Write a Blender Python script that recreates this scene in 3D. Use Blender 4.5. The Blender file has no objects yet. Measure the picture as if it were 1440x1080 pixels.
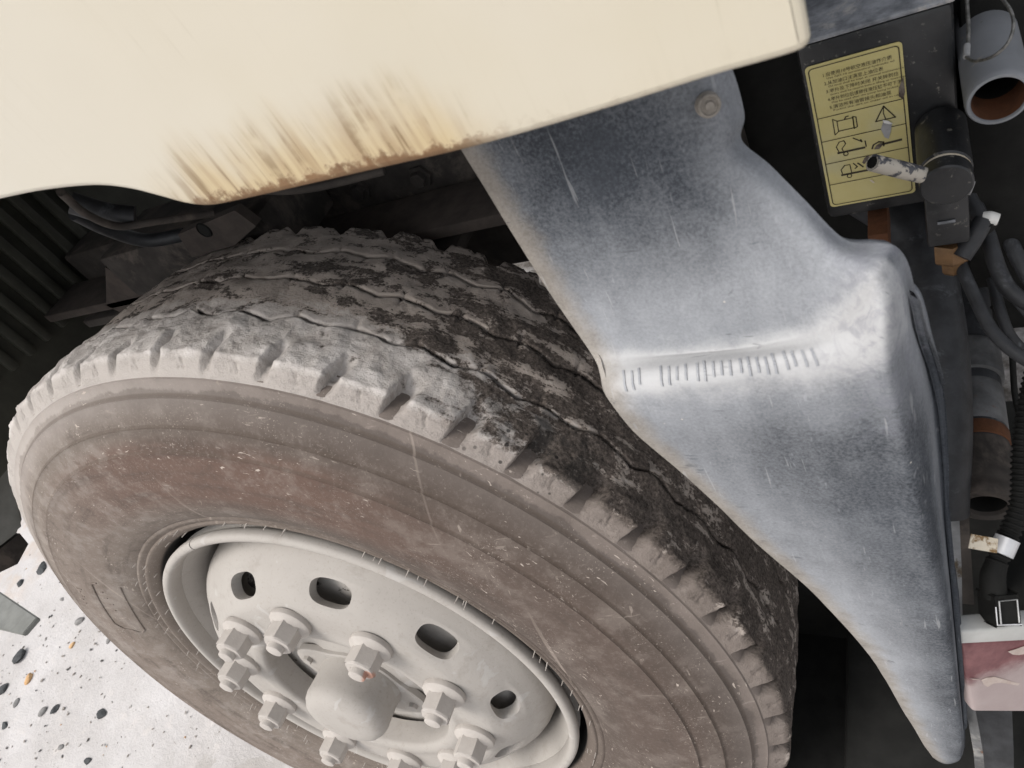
import bpy, bmesh, math, random
import numpy as np
from mathutils import Matrix, Vector

random.seed(7)
rng = np.random.default_rng(7)
S = bpy.context.scene
COL = S.collection
PI = math.pi

# ------------------------------------------------------------------ camera, world, sun, exposure
HUB_Z = 0.53                                   # height of the wheel centre above the ground
cam_d = bpy.data.cameras.new('camera')
cam = bpy.data.objects.new('camera', cam_d)
COL.objects.link(cam)
cv = [[0.853516, -0.066861, -0.516759], [0.284326, -0.771318, 0.56941], [-0.436657, -0.632929, -0.639322]]                                      # rows: world x, y, z in camera axes (right, down, forward)
rot = Matrix(((cv[0][0], -cv[0][1], -cv[0][2]), (cv[1][0], -cv[1][1], -cv[1][2]), (cv[2][0], -cv[2][1], -cv[2][2])))
cam.matrix_world = Matrix.Translation(Vector((0.6526,-0.1705,1.2601))) @ rot.to_4x4()
cam_d.sensor_width = 36.0
cam_d.lens = 25.0
cam_d.clip_start = 0.01
cam_d.clip_end = 500.0
cam_d.dof.use_dof = True
cam_d.dof.focus_distance = 0.72
cam_d.dof.aperture_fstop = 22.0
S.camera = cam

SUN_EL, SUN_AZ = math.radians(52), math.radians(212)   # azimuth measured from +Y clockwise seen from above
w = bpy.data.worlds.new('World')
S.world = w
w.use_nodes = True
wn = w.node_tree
sky = wn.nodes.new('ShaderNodeTexSky')
sky.sky_type = 'NISHITA'
sky.sun_disc = False
sky.sun_elevation = SUN_EL
sky.sun_rotation = SUN_AZ
sky.air_density = 1.0
sky.dust_density = 3.0
hs = wn.nodes.new('ShaderNodeHueSaturation')   # overcast: a greyer sky
hs.inputs['Saturation'].default_value = 0.22
wn.links.new(sky.outputs[0], hs.inputs['Color'])
wn.links.new(hs.outputs[0], wn.nodes['Background'].inputs[0])
wn.nodes['Background'].inputs[1].default_value = 0.15
sd = bpy.data.lights.new('sun', 'SUN')
sd.energy = 1.5
sd.angle = math.radians(24)
sd.color = (1.0, 0.955, 0.90)
so = bpy.data.objects.new('sun', sd)
COL.objects.link(so)
sdir = Vector((math.sin(SUN_AZ) * math.cos(SUN_EL), math.cos(SUN_AZ) * math.cos(SUN_EL), math.sin(SUN_EL)))
so.rotation_euler = sdir.to_track_quat('Z', 'Y').to_euler()
S.view_settings.view_transform = 'Standard'
S.view_settings.look = 'None'
S.view_settings.exposure = 0.55
S.view_settings.gamma = 1.0
S.cycles.max_bounces = 8
S.cycles.diffuse_bounces = 5

# ------------------------------------------------------------------ helpers
def empty(name, loc=(0, 0, 0), parent=None, mat=None):
    o = bpy.data.objects.new(name, None)
    COL.objects.link(o)
    o.empty_display_size = .05
    if parent: o.parent = parent
    if mat is not None: o.matrix_basis = mat
    else: o.location = loc
    return o

def mesh_obj(name, verts, faces, m, parent=None, smooth=True, sharp=None):
    me = bpy.data.meshes.new(name)
    me.from_pydata([tuple(v) for v in verts], [], [tuple(f) for f in faces])
    me.validate()
    bm = bmesh.new(); bm.from_mesh(me)
    bmesh.ops.recalc_face_normals(bm, faces=bm.faces)
    bm.to_mesh(me); bm.free()
    return link(name, me, m, parent, smooth, sharp)

def link(name, me, m, parent=None, smooth=True, sharp=None):
    if m: me.materials.append(m)
    if smooth:
        me.polygons.foreach_set('use_smooth', [True] * len(me.polygons))
        if sharp: me.set_sharp_from_angle(angle=math.radians(sharp))
    o = bpy.data.objects.new(name, me)
    COL.objects.link(o)
    if parent: o.parent = parent
    return o

def bm_obj(name, bm, m, parent=None, smooth=True, sharp=35):
    bmesh.ops.recalc_face_normals(bm, faces=bm.faces)
    me = bpy.data.meshes.new(name); bm.to_mesh(me); bm.free()
    return link(name, me, m, parent, smooth, sharp)

def box_bm(bm, lo, hi, bevel=0.0, seg=2, mat=None):
    r = bmesh.ops.create_cube(bm, size=1)
    vs = r['verts']
    lo, hi = Vector(lo), Vector(hi)
    for v in vs:
        v.co = Vector(((lo[i] + hi[i]) / 2 + v.co[i] * (hi[i] - lo[i]) for i in range(3)))
        if mat is not None: v.co = mat @ v.co
    if bevel:
        es = list({e for v in vs for e in v.link_edges})
        bmesh.ops.bevel(bm, geom=es, offset=bevel, segments=seg, affect='EDGES', profile=.5)
    return bm

def box(name, lo, hi, m, parent, bevel=.002, mat=None):
    bm = bmesh.new()
    box_bm(bm, [min(a, b) for a, b in zip(lo, hi)], [max(a, b) for a, b in zip(lo, hi)], bevel, 2, mat)
    return bm_obj(name, bm, m, parent)

def catmull(P, n):
    P = np.array(P, float)
    Q = np.vstack([2 * P[0] - P[1], P, 2 * P[-1] - P[-2]])
    out = []
    for i in range(len(P) - 1):
        a, b, c, d = Q[i:i + 4]
        for t in np.linspace(0, 1, n, endpoint=False):
            out.append(.5 * (2 * b + (c - a) * t + (2 * a - 5 * b + 4 * c - d) * t * t + (-a + 3 * b - 3 * c + d) * t ** 3))
    out.append(P[-1])
    return np.array(out)

def tube(name, pts, r, m, parent, n=12, sm=6, caps=True, corrug=0.0, pitch=.004):
    """a round tube along a smooth path; r may be a number or a list of radii at the control points"""
    C = catmull(pts, sm) if sm > 1 else np.array(pts, float)
    if corrug:
        L = np.r_[0, np.cumsum(np.linalg.norm(np.diff(C, axis=0), axis=1))]
        t = np.arange(0, L[-1], pitch / 4)
        C = np.stack([np.interp(t, L, C[:, k]) for k in range(3)], 1)
    R = np.full(len(C), r, float) if np.isscalar(r) else np.interp(np.linspace(0, 1, len(C)), np.linspace(0, 1, len(r)), r)
    if corrug:
        R = R + corrug * np.array([0, 1, 1, 0])[np.arange(len(C)) % 4]
    T = np.gradient(C, axis=0); T /= np.linalg.norm(T, axis=1)[:, None] + 1e-12
    up = np.array([0, 0, 1.]) if abs(T[0][2]) < .9 else np.array([1., 0, 0])
    V, F = [], []
    nrm = np.cross(T[0], up); nrm /= np.linalg.norm(nrm)
    for i in range(len(C)):
        nrm = nrm - T[i] * (nrm @ T[i]); nrm /= np.linalg.norm(nrm)
        bn = np.cross(T[i], nrm)
        for k in range(n):
            a = 2 * PI * k / n
            V.append(C[i] + R[i] * (math.cos(a) * nrm + math.sin(a) * bn))
    for i in range(len(C) - 1):
        for k in range(n):
            F.append((i * n + k, i * n + (k + 1) % n, (i + 1) * n + (k + 1) % n, (i + 1) * n + k))
    if caps:
        F.append(tuple(range(n))); F.append(tuple((len(C) - 1) * n + k for k in range(n)))
    return mesh_obj(name, V, F, m, parent, True, 50)

def frame_to(origin, axis, xdir=None):
    """matrix whose -Y runs along axis"""
    y = -Vector(axis).normalized()
    x = Vector(xdir) if xdir is not None else Vector((1, 0, 0))
    x = (x - y * x.dot(y)).normalized()
    z = x.cross(y)
    return Matrix(((x[0], y[0], z[0], origin[0]), (x[1], y[1], z[1], origin[1]), (x[2], y[2], z[2], origin[2]), (0, 0, 0, 1)))

def lathe(name, prof, m, parent, n=96, a0=0.0, a1=2 * PI, mat=None, sharp=40, closed=False, radial=None):
    """prof: (r, y) pairs turned about the Y axis; radial(angle) may scale r (hexagons)"""
    full = abs((a1 - a0) - 2 * PI) < 1e-6
    nn = n if full else n + 1
    V, F = [], []
    for k in range(nn):
        a = a0 + (a1 - a0) * k / n
        s = radial(a) if radial else 1.0
        for r, y in prof:
            p = Vector((r * s * math.cos(a), y, r * s * math.sin(a)))
            V.append(mat @ p if mat is not None else p)
    L = len(prof)
    for k in range(nn if full else nn - 1):
        j = (k + 1) % nn
        for i in range(L if closed else L - 1):
            i2 = (i + 1) % L
            F.append((k * L + i, j * L + i, j * L + i2, k * L + i2))
    if not full and closed:
        F.append(tuple(range(L))); F.append(tuple((nn - 1) * L + i for i in range(L)))
    o = mesh_obj(name, V, F, m, parent, True, sharp)
    bm = bmesh.new(); bm.from_mesh(o.data)
    bmesh.ops.remove_doubles(bm, verts=bm.verts, dist=1e-6)
    bmesh.ops.recalc_face_normals(bm, faces=bm.faces)
    bm.to_mesh(o.data); bm.free()
    o.data.set_sharp_from_angle(angle=math.radians(sharp))
    return o

def hash3(ix, iy, iz):
    h = (ix.astype(np.int64) * 374761393 + iy.astype(np.int64) * 668265263 + iz.astype(np.int64) * 2147483647) & 0xffffffff
    h = ((h ^ (h >> 13)) * 1274126177) & 0xffffffff
    h = ((h ^ (h >> 15)) * 2246822519) & 0xffffffff
    return ((h ^ (h >> 16)) & 0xffff) / 65535.0

def vnoise(x, y, z):
    x, y, z = np.broadcast_arrays(x, y, z)
    ix, iy, iz = np.floor(x), np.floor(y), np.floor(z)
    fx, fy, fz = x - ix, y - iy, z - iz
    fx, fy, fz = [t * t * (3 - 2 * t) for t in (fx, fy, fz)]
    o = 0
    for dx in (0, 1):
        for dy in (0, 1):
            for dz in (0, 1):
                o = o + hash3(ix + dx, iy + dy, iz + dz) * (fx if dx else 1 - fx) * (fy if dy else 1 - fy) * (fz if dz else 1 - fz)
    return o

def fbm(x, y, z, oct=4):
    o, a, t = 0, .5, 0
    for k in range(oct):
        o = o + a * vnoise(x * 2 ** k + 17 * k, y * 2 ** k + 5 * k, z * 2 ** k + 31 * k); t += a; a *= .5
    return o / t

def sst(x, a, b):
    t = np.clip((x - a) / (b - a), 0, 1)
    return t * t * (3 - 2 * t)

# ------------------------------------------------------------------ node helper
class G:
    def __init__(s, name):
        s.m = bpy.data.materials.new(name); s.m.use_nodes = True
        s.t = s.m.node_tree; s.b = s.t.nodes['Principled BSDF']; s.bumps = None
    def n(s, k, **kw):
        x = s.t.nodes.new(k)
        for a, v in kw.items(): setattr(x, a, v)
        return x
    def put(s, sock, v):
        if isinstance(v, bpy.types.NodeSocket): s.t.links.new(v, sock)
        elif isinstance(v, (tuple, list)) and len(v) == 3 and sock.type == 'RGBA': sock.default_value = (*v, 1)
        else: sock.default_value = v
    def coord(s, ob=None, kind='Object'):
        x = s.n('ShaderNodeTexCoord')
        if ob is not None: x.object = ob
        return x.outputs[kind]
    def sep(s, v):
        x = s.n('ShaderNodeSeparateXYZ'); s.put(x.inputs[0], v); return x.outputs
    def comb(s, a, b, c):
        x = s.n('ShaderNodeCombineXYZ')
        for i, v in enumerate((a, b, c)): s.put(x.inputs[i], v)
        return x.outputs[0]
    def math(s, op, a, b=0.0, c=0.0):
        x = s.n('ShaderNodeMath', operation=op)
        for i, v in enumerate((a, b, c)): s.put(x.inputs[i], v)
        return x.outputs[0]
    def scale(s, v, sc):
        x = s.n('ShaderNodeMapping'); s.put(x.inputs['Vector'], v); x.inputs['Scale'].default_value = sc
        return x.outputs[0]
    def noise(s, v, sc, det=4.0, ro=.55, dist=0.0):
        x = s.n('ShaderNodeTexNoise'); s.put(x.inputs['Vector'], v)
        x.inputs['Scale'].default_value = sc; x.inputs['Detail'].default_value = det
        x.inputs['Roughness'].default_value = ro; x.inputs['Distortion'].default_value = dist
        return x.outputs[0]
    def voro(s, v, sc, feat='F1'):
        x = s.n('ShaderNodeTexVoronoi', feature=feat); s.put(x.inputs['Vector'], v); x.inputs['Scale'].default_value = sc
        return x.outputs[0]
    def mr(s, v, a, b, c=0.0, d=1.0, smooth=True):
        x = s.n('ShaderNodeMapRange', interpolation_type='SMOOTHSTEP' if smooth else 'LINEAR')
        for i, q in enumerate((v, a, b, c, d)): s.put(x.inputs[i], q)
        return x.outputs[0]
    def mix(s, f, a, b, mode='MIX'):
        x = s.n('ShaderNodeMix', data_type='RGBA', blend_type=mode)
        s.put(x.inputs[0], f); s.put(x.inputs[6], a); s.put(x.inputs[7], b)
        return x.outputs[2]
    def bump(s, h, st=.3, d=.001):
        x = s.n('ShaderNodeBump'); s.put(x.inputs['Height'], h)
        x.inputs['Strength'].default_value = st; x.inputs['Distance'].default_value = d
        if s.bumps is not None: s.t.links.new(s.bumps, x.inputs['Normal'])
        s.bumps = x.outputs[0]
    def out(s, col, rough=.8, metal=0.0, spec=None):
        s.put(s.b.inputs['Base Color'], col); s.put(s.b.inputs['Roughness'], rough); s.put(s.b.inputs['Metallic'], metal)
        if spec is not None: s.b.inputs['Specular IOR Level'].default_value = spec
        if s.bumps is not None: s.t.links.new(s.bumps, s.b.inputs['Normal'])
        return s.m

# ------------------------------------------------------------------ the truck and its wheel frame
truck = empty('truck', (0, 0, 0))
truck['label'] = 'dusty truck corner with its front wheel, grey mudguard and rust stained cream cab panel'
truck['category'] = 'truck'
wm = [[0.992695, -0.071002, 0.097544], [0.051545, 0.980585, 0.1892], [-0.109084, -0.18279, 0.977082]]
WM = Matrix(((wm[0][0], wm[0][1], wm[0][2], 0), (wm[1][0], wm[1][1], wm[1][2], 0), (wm[2][0], wm[2][1], wm[2][2], HUB_Z), (0, 0, 0, 1)))
wheel = empty('wheel', parent=truck, mat=WM)    # wheel axis = local Y, outer face toward -Y

# ------------------------------------------------------------------ materials
def m_paint_cream():
    g = G('cream_cab_paint'); P = g.coord(truck)
    x, y, z = g.sep(P)[:3]
    st = g.comb(x, 0.0, g.math('MULTIPLY', z, .045))                             # streaks run straight down
    streak = g.noise(st, 240, 4, .65)
    streak2 = g.noise(st, 420, 2, .5)
    fine = g.noise(P, 60, 5, .6)
    big = g.noise(P, 7, 3)
    edge = g.math('SUBTRACT', z, g.mr(x, .40, .60, 1.1735, 1.163, False))        # height above the lower edge
    wid = g.math('MULTIPLY', g.mr(x, .345, .42, .05, 1), g.mr(x, .515, .545, 1, .06))
    reach = g.math('MULTIPLY', g.math('MULTIPLY_ADD', g.noise(st, 60, 3), .034, .004), wid)
    yel = g.mr(g.math('MULTIPLY_ADD', g.math('SUBTRACT', fine, .5), .016, g.math('SUBTRACT', edge, reach)), .014, -.020)
    yel = g.math('MULTIPLY', yel, g.math('MINIMUM', 1.0, g.math('MULTIPLY_ADD', wid, 1.2, .05)))
    base = g.mix(g.mr(big, .35, .65), (.470, .428, .338), (.490, .452, .375))
    base = g.mix(g.mr(x, .20, .48, .55, 0), base, (.515, .492, .440))  # brighter light on the front end, put into the paint colour
    base = g.mix(g.math('MULTIPLY', g.mr(streak, .55, .80), .13), base, (.30, .25, .17))
    base = g.mix(g.math('MULTIPLY', g.math('MULTIPLY', g.mr(streak2, .62, .74), g.mr(g.noise(P, 16, 3), .50, .62)), .30), base, (.22, .17, .11))
    base = g.mix(g.math('MULTIPLY', yel, .74), base, g.mix(g.mr(streak, .38, .66), (.43, .325, .165), (.285, .185, .075)))
    ds = g.math('MULTIPLY', g.mr(streak2, .52, .62), g.mr(g.noise(P, 45, 4, .6), .40, .56))
    base = g.mix(g.math('MULTIPLY', g.math('MULTIPLY', ds, yel), .72), base, (.15, .095, .045))
    blot = g.mr(g.noise(P, 150, 5, .72), .60, .68)
    base = g.mix(g.math('MULTIPLY', g.math('MULTIPLY', blot, g.mr(edge, .014, .002)), g.math('MULTIPLY', wid, .85)), base, (.13, .075, .04))
    rust = g.mr(g.math('MULTIPLY_ADD', g.math('SUBTRACT', g.noise(P, 190, 5, .7), .5), .018, edge), .0042, .0002)
    rust = g.math('MULTIPLY', rust, g.math('MULTIPLY_ADD', wid, .8, .12))
    base = g.mix(rust, base, g.mix(fine, (.20, .105, .045), (.085, .05, .03)))
    chip = g.mr(g.voro(P, 48), .035, .02)
    base = g.mix(g.math('MULTIPLY', chip, g.mr(g.noise(P, 30, 2), .58, .62)), base, (.16, .12, .09))
    g.bump(g.noise(P, 9, 2), .10, .02); g.bump(g.noise(P, 260, 3), .05, .001)
    g.bump(g.math('MULTIPLY', rust, fine), .4, .002)
    return g.out(base, g.mix(rust, (.40, .40, .40), (.85, .85, .85)), 0, .35)

def cyl(g):
    """wheel coordinates: distance from axle, angle (rad), y, and a wrapped vector for noise"""
    P = g.coord(wheel); x, y, z = g.sep(P)[:3]
    r = g.math('SQRT', g.math('ADD', g.math('MULTIPLY', x, x), g.math('MULTIPLY', z, z)))
    th = g.math('ARCTAN2', z, x)
    return P, x, y, z, r, th

def m_tread():
    g = G('tread_rubber_with_dried_mud'); P, x, y, z, r, th = cyl(g)
    lng = g.comb(g.math('MULTIPLY', th, .17), y, g.math('MULTIPLY', r, .6))       # drawn out round the tyre
    n1 = g.noise(lng, 36, 7, .68, .5)
    n2 = g.noise(P, 42, 7, .62)
    n3 = g.noise(P, 330, 5, .75)
    n4 = g.noise(P, 12, 4, .6)
    left = g.mr(th, .50, 1.50)                                                   # thick pale mud on the forward part
    outer = g.mr(y, .13, .05)
    rub = g.mix(g.mr(n3, .3, .72), (.032, .026, .022), (.165, .138, .120))
    film = g.mix(g.mr(n3, .32, .68), (.058, .046, .039), (.165, .136, .118))
    mud = g.mix(g.math('ADD', g.math('MULTIPLY', n2, .5), g.math('MULTIPLY', n3, .5)), (.24, .20, .172), (.46, .405, .36))
    pale = g.mix(g.mr(n2, .3, .7), (.36, .328, .304), (.56, .525, .50))
    k = g.math('ADD', g.math('MULTIPLY', n1, .95), g.math('MULTIPLY', n2, .55))
    k = g.math('ADD', k, g.math('MULTIPLY', n3, .30))                            # mean about 0.9
    c = g.mix(g.math('MULTIPLY', g.mr(k, .78, .98), g.mr(th, .2, 1.0, .75, .95)), rub, film)
    km = g.mr(g.math('ADD', k, g.math('MULTIPLY_ADD', left, .13, .045)), 1.00, 1.05)
    c = g.mix(km, c, mud)
    kp = g.mr(g.math('ADD', k, g.math('MULTIPLY', g.math('MULTIPLY', left, outer), .50)), 1.04, 1.16)
    c = g.mix(g.math('MULTIPLY', kp, g.math('MULTIPLY_ADD', outer, .8, .2)), c, pale)
    # clean dark patch where the tread has been scuffed
    pr = g.math('MULTIPLY', g.mr(th, .62, .80), g.mr(th, 1.05, .86))
    pr = g.math('MULTIPLY', pr, g.mr(y, .095, .06))
    c = g.mix(g.math('MULTIPLY', g.mr(n2, .44, .60), g.math('MULTIPLY', pr, .75)), c, (.020, .019, .018))
    # the worn shoulder flank keeps a pale film
    fl = g.math('MULTIPLY', g.mr(r, .5045, .4985), g.mr(y, .034, .026))
    c = g.mix(g.math('MULTIPLY', fl, g.mr(n2, .25, .6, .6, .97)), c, g.mix(left, g.mix(n2, (.135, .110, .094), (.255, .218, .195)), (.385, .352, .325)))
    sp = g.mr(n3, .66, .72)
    c = g.mix(g.math('MULTIPLY', sp, g.mr(n4, .42, .58)), c, (.42, .385, .35))
    ho = g.math('MULTIPLY', g.mr(g.voro(P, 95), .20, .12), pr)
    c = g.mix(g.math('MULTIPLY', ho, .8), c, (.008, .008, .008))
    g.bump(n2, .5, .004); g.bump(n3, .7, .0018); g.bump(km, .25, .0016)
    return g.out(c, .92, 0, .25)

def m_side():
    g = G('sidewall_rubber_with_brown_film'); P, x, y, z, r, th = cyl(g)
    arc = g.comb(g.math('MULTIPLY', th, .05), 0.0, r)
    na = g.noise(arc, 60, 4, .6); nb = g.noise(P, 26, 7, .68); nc = g.noise(P, 240, 5, .72); nd = g.noise(P, 6, 3)
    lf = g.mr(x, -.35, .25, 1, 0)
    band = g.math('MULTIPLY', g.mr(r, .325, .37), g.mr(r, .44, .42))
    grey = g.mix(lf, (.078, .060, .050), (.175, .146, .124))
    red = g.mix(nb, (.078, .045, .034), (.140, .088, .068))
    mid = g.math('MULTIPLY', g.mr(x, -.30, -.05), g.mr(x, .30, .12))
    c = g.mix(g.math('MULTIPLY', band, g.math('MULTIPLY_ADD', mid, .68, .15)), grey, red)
    c = g.mix(g.math('MULTIPLY', g.mr(na, .47, .70), .55), c, (.058, .044, .036))
    c = g.mix(g.math('MULTIPLY', g.mr(nb, .48, .66), .42), c, g.mix(lf, (.185, .155, .135), (.285, .255, .23)))
    c = g.mix(g.math('MULTIPLY', g.mr(nb, .46, .33), .40), c, (.055, .042, .034))
    c = g.mix(g.math('MULTIPLY', g.mr(nc, .50, .70), .30), c, g.mix(lf, (.20, .17, .148), (.32, .285, .255)))
    c = g.mix(g.mr(r, .445, .470, 0, .7), c, g.mix(lf, g.mix(nb, (.075, .062, .054), (.145, .123, .110)), g.mix(nb, (.25, .22, .20), (.36, .325, .30))))
    c = g.mix(g.mr(r, .318, .298, 0, .6), c, (.135, .110, .092))
    pf = g.mr(g.math('MULTIPLY_ADD', g.math('SUBTRACT', nb, .5), .022, r), .4735, .4765)
    c = g.mix(g.math('MULTIPLY', pf, g.mr(nb, .3, .6, .7, .97)), c, g.mix(lf, g.mix(nb, (.105, .085, .073), (.200, .168, .150)), (.36, .327, .30)))
    # mould rings drawn as darker lines
    for rr in (.4436, .4195, .4695):
        c = g.mix(g.mr(g.math('ABSOLUTE', g.math('SUBTRACT', r, rr + .0009)), .0022, .0006, 0, .45), c, (.075, .055, .042))
    # grit, scratches round the tyre, dried runs down it
    sa = g.noise(g.comb(g.math('MULTIPLY', th, .14), y, r), 330, 2, .6, .6)
    c = g.mix(g.math('MULTIPLY', g.mr(sa, .66, .72), g.mr(g.noise(P, 14, 4, .65), .44, .62)), c, (.40, .345, .30))
    sf = g.noise(P, 520, 2, .6)
    c = g.mix(g.math('MULTIPLY', g.mr(sf, .63, .69), g.mr(g.noise(P, 20, 4, .65), .44, .64, .05, .6)), c, (.36, .31, .27))
    sc = g.noise(g.scale(P, (14, 60, 120)), 1.6, 2, .5)
    c = g.mix(g.math('MULTIPLY', g.mr(sc, .66, .72), g.mr(nb, .45, .6, 0, .40)), c, (.31, .265, .23))
    sc2 = g.noise(g.scale(P, (110, 60, 26)), 1.5, 2, .5)
    c = g.mix(g.math('MULTIPLY', g.mr(sc2, .70, .74), g.mr(nb, .45, .6, 0, .5)), c, (.34, .29, .25))
    run = g.noise(g.comb(x, 0.0, g.math('MULTIPLY', z, .03)), 75, 2, .5)
    c = g.mix(g.math('MULTIPLY', g.mr(run, .66, .72), g.math('MULTIPLY', g.mr(nd, .35, .6), .55)), c, (.31, .262, .225))
    c = g.mix(g.mr(r, .2900, .2875), c, (.014, .013, .012))  # shadow in the gap beside the rim, painted near black on the bead
    g.bump(nb, .3, .0025); g.bump(nc, .55, .0009)
    return g.out(c, .82, 0, .3)

def m_wheelpaint():
    g = G('dusty_pale_wheel_paint'); P = g.coord(wheel)
    a = g.noise(P, 9, 5, .6); b = g.noise(P, 45, 6, .65); c = g.noise(P, 300, 4, .7)
    x, y, z = g.sep(P)[:3]
    col = g.mix(a, (.295, .272, .248), (.385, .361, .334))
    col = g.mix(g.math('MULTIPLY', g.mr(b, .52, .70), .40), col, (.25, .226, .20))
    col = g.mix(g.math('MULTIPLY', g.mr(c, .55, .70), .30), col, (.20, .178, .155))
    col = g.mix(g.math('MULTIPLY', g.mr(g.noise(P, 70, 6, .75), .64, .74), .38), col, (.20, .168, .14))
    col = g.mix(g.math('MULTIPLY', g.mr(g.noise(P, 25, 3, .5, 1.0), .64, .68), .35), col, (.45, .437, .425))
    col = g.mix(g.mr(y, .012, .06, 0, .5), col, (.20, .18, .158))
    g.bump(b, .22, .002); g.bump(c, .25, .0006)
    return g.out(col, .78, 0, .3)

def m_nut():
    g = G('dust_caked_wheel_nut'); P = g.coord(wheel)
    b = g.noise(P, 70, 5, .65)
    col = g.mix(b, (.335, .306, .280), (.455, .423, .392))
    vd = g.n('ShaderNodeVectorMath', operation='DISTANCE'); g.put(vd.inputs[0], P); vd.inputs[1].default_value = (.1000, -.0560, .1270)
    rs = g.mr(g.math('MULTIPLY_ADD', g.math('SUBTRACT', b, .5), .010, vd.outputs['Value']), .0095, .0060)
    col = g.mix(g.math('MULTIPLY', rs, .8), col, (.36, .17, .115))
    g.bump(b, .35, .002); g.bump(g.noise(P, 380, 3), .3, .0006)
    return g.out(col, .82, 0, .3)

def m_mudguard():
    g = G('sun_bleached_grey_plastic'); P = g.coord(truck)
    x, y, z = g.sep(P)[:3]
    a = g.noise(P, 14, 5, .6); b = g.noise(P, 60, 6, .66); c = g.noise(P, 620, 4, .78)
    vst = g.noise(g.comb(x, y, g.math('MULTIPLY', z, .16)), 60, 4, .6)
    col = g.mix(g.mr(a, .3, .7), (.026, .029, .035), (.050, .056, .066))
    col = g.mix(g.mr(c, .35, .65, 0, .5), col, (.085, .094, .108))
    at = g.n('ShaderNodeAttribute', attribute_name='edge'); e = at.outputs['Fac']
    al = g.n('ShaderNodeAttribute', attribute_name='ledge'); led = al.outputs['Fac']
    ad = g.n('ShaderNodeAttribute', attribute_name='dust'); dd = ad.outputs['Fac']
    # settled dust, rubbed and washed down
    d = g.math('ADD', g.math('MULTIPLY', g.math('SUBTRACT', a, .5), .42), g.math('MULTIPLY', g.math('SUBTRACT', b, .5), .38))
    d = g.math('ADD', d, g.math('MULTIPLY', g.math('SUBTRACT', vst, .5), .35))
    d = g.math('ADD', d, g.math('MULTIPLY', g.math('SUBTRACT', c, .5), .60))
    dust = g.mr(g.math('ADD', d, dd), .0, 1.0, 0, .95, False)
    col = g.mix(dust, col, (.335, .347, .367))
    lf = g.mr(g.math('MULTIPLY_ADD', g.math('ADD', g.math('SUBTRACT', b, .5), g.math('MULTIPLY', d, .4)), .8, led), .20, 1.0)
    col = g.mix(g.math('MULTIPLY', lf, .74), col, (.455, .452, .452))
    scu = g.math('MULTIPLY', g.mr(g.noise(P, 95, 5, .7, .8), .46, .66), g.math('MULTIPLY', g.mr(x, .59, .63), g.mr(z, .955, .985)))
    scu = g.math('MULTIPLY', scu, g.mr(z, 1.10, 1.07))
    col = g.mix(g.math('MULTIPLY', scu, .45), col, (.165, .167, .195))
    # sandy film along the wheel edge
    ef = g.mr(g.math('MULTIPLY_ADD', g.math('SUBTRACT', b, .5), .16, e), .15, .015)
    col = g.mix(g.math('MULTIPLY', ef, .8), col, g.mix(g.math('ADD', b, g.math('MULTIPLY', g.math('SUBTRACT', c, .5), .6)), (.10, .086, .072), (.40, .36, .31)))
    sp = g.mr(g.voro(P, 110), .08, .03)
    col = g.mix(g.math('MULTIPLY', sp, g.mr(g.noise(P, 28, 2), .60, .66)), col, (.45, .42, .38))
    scf = g.noise(g.scale(P, (30, 200, 90)), 1.4, 3, .6, .5)
    col = g.mix(g.math('MULTIPLY', g.mr(scf, .66, .72), .4), col, (.04, .045, .053))
    scr = g.noise(g.scale(P, (420, 60, 26)), 1.2, 2, .5, .2)
    col = g.mix(g.math('MULTIPLY', g.mr(scr, .66, .70), g.mr(g.noise(P, 24, 3), .48, .60, 0, .35)), col, (.38, .385, .39))
    scs = g.noise(g.scale(P, (60, 80, 420)), 1.2, 2, .5, .2)
    col = g.mix(g.math('MULTIPLY', g.mr(scs, .67, .71), g.mr(g.noise(P, 30, 3), .50, .62, 0, .4)), col, (.06, .064, .072))
    scg = g.noise(g.scale(P, (160, 60, 40)), 1.4, 2, .5, .3)
    col = g.mix(g.math('MULTIPLY', g.mr(scg, .70, .76), .25), col, (.36, .37, .39))
    g.bump(c, .35, .0006); g.bump(b, .12, .0012)
    return g.out(col, g.mr(b, .3, .7, .72, .9), 0, .12)

def simple(name, c0, c1, sc=60, rough=.7, metal=0.0, bump=.3, spec=.4, dust=None, dth=(.55, .7), dirt=None):
    g = G(name); P = g.coord(truck)
    a = g.noise(P, sc, 6, .65)
    col = g.mix(g.mr(a, .3, .7), c0, c1)
    if dust:
        col = g.mix(g.mr(g.noise(P, sc * .55, 6, .7, .3), *dth), col, dust)
    if dirt:
        col = g.mix(g.mr(g.noise(P, sc * 3, 5, .7), .60, .70), col, dirt)
    g.bump(a, bump, .0015); g.bump(g.noise(P, sc * 7, 4, .7), bump * .7, .0005)
    return g.out(col, rough, metal, spec)

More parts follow.
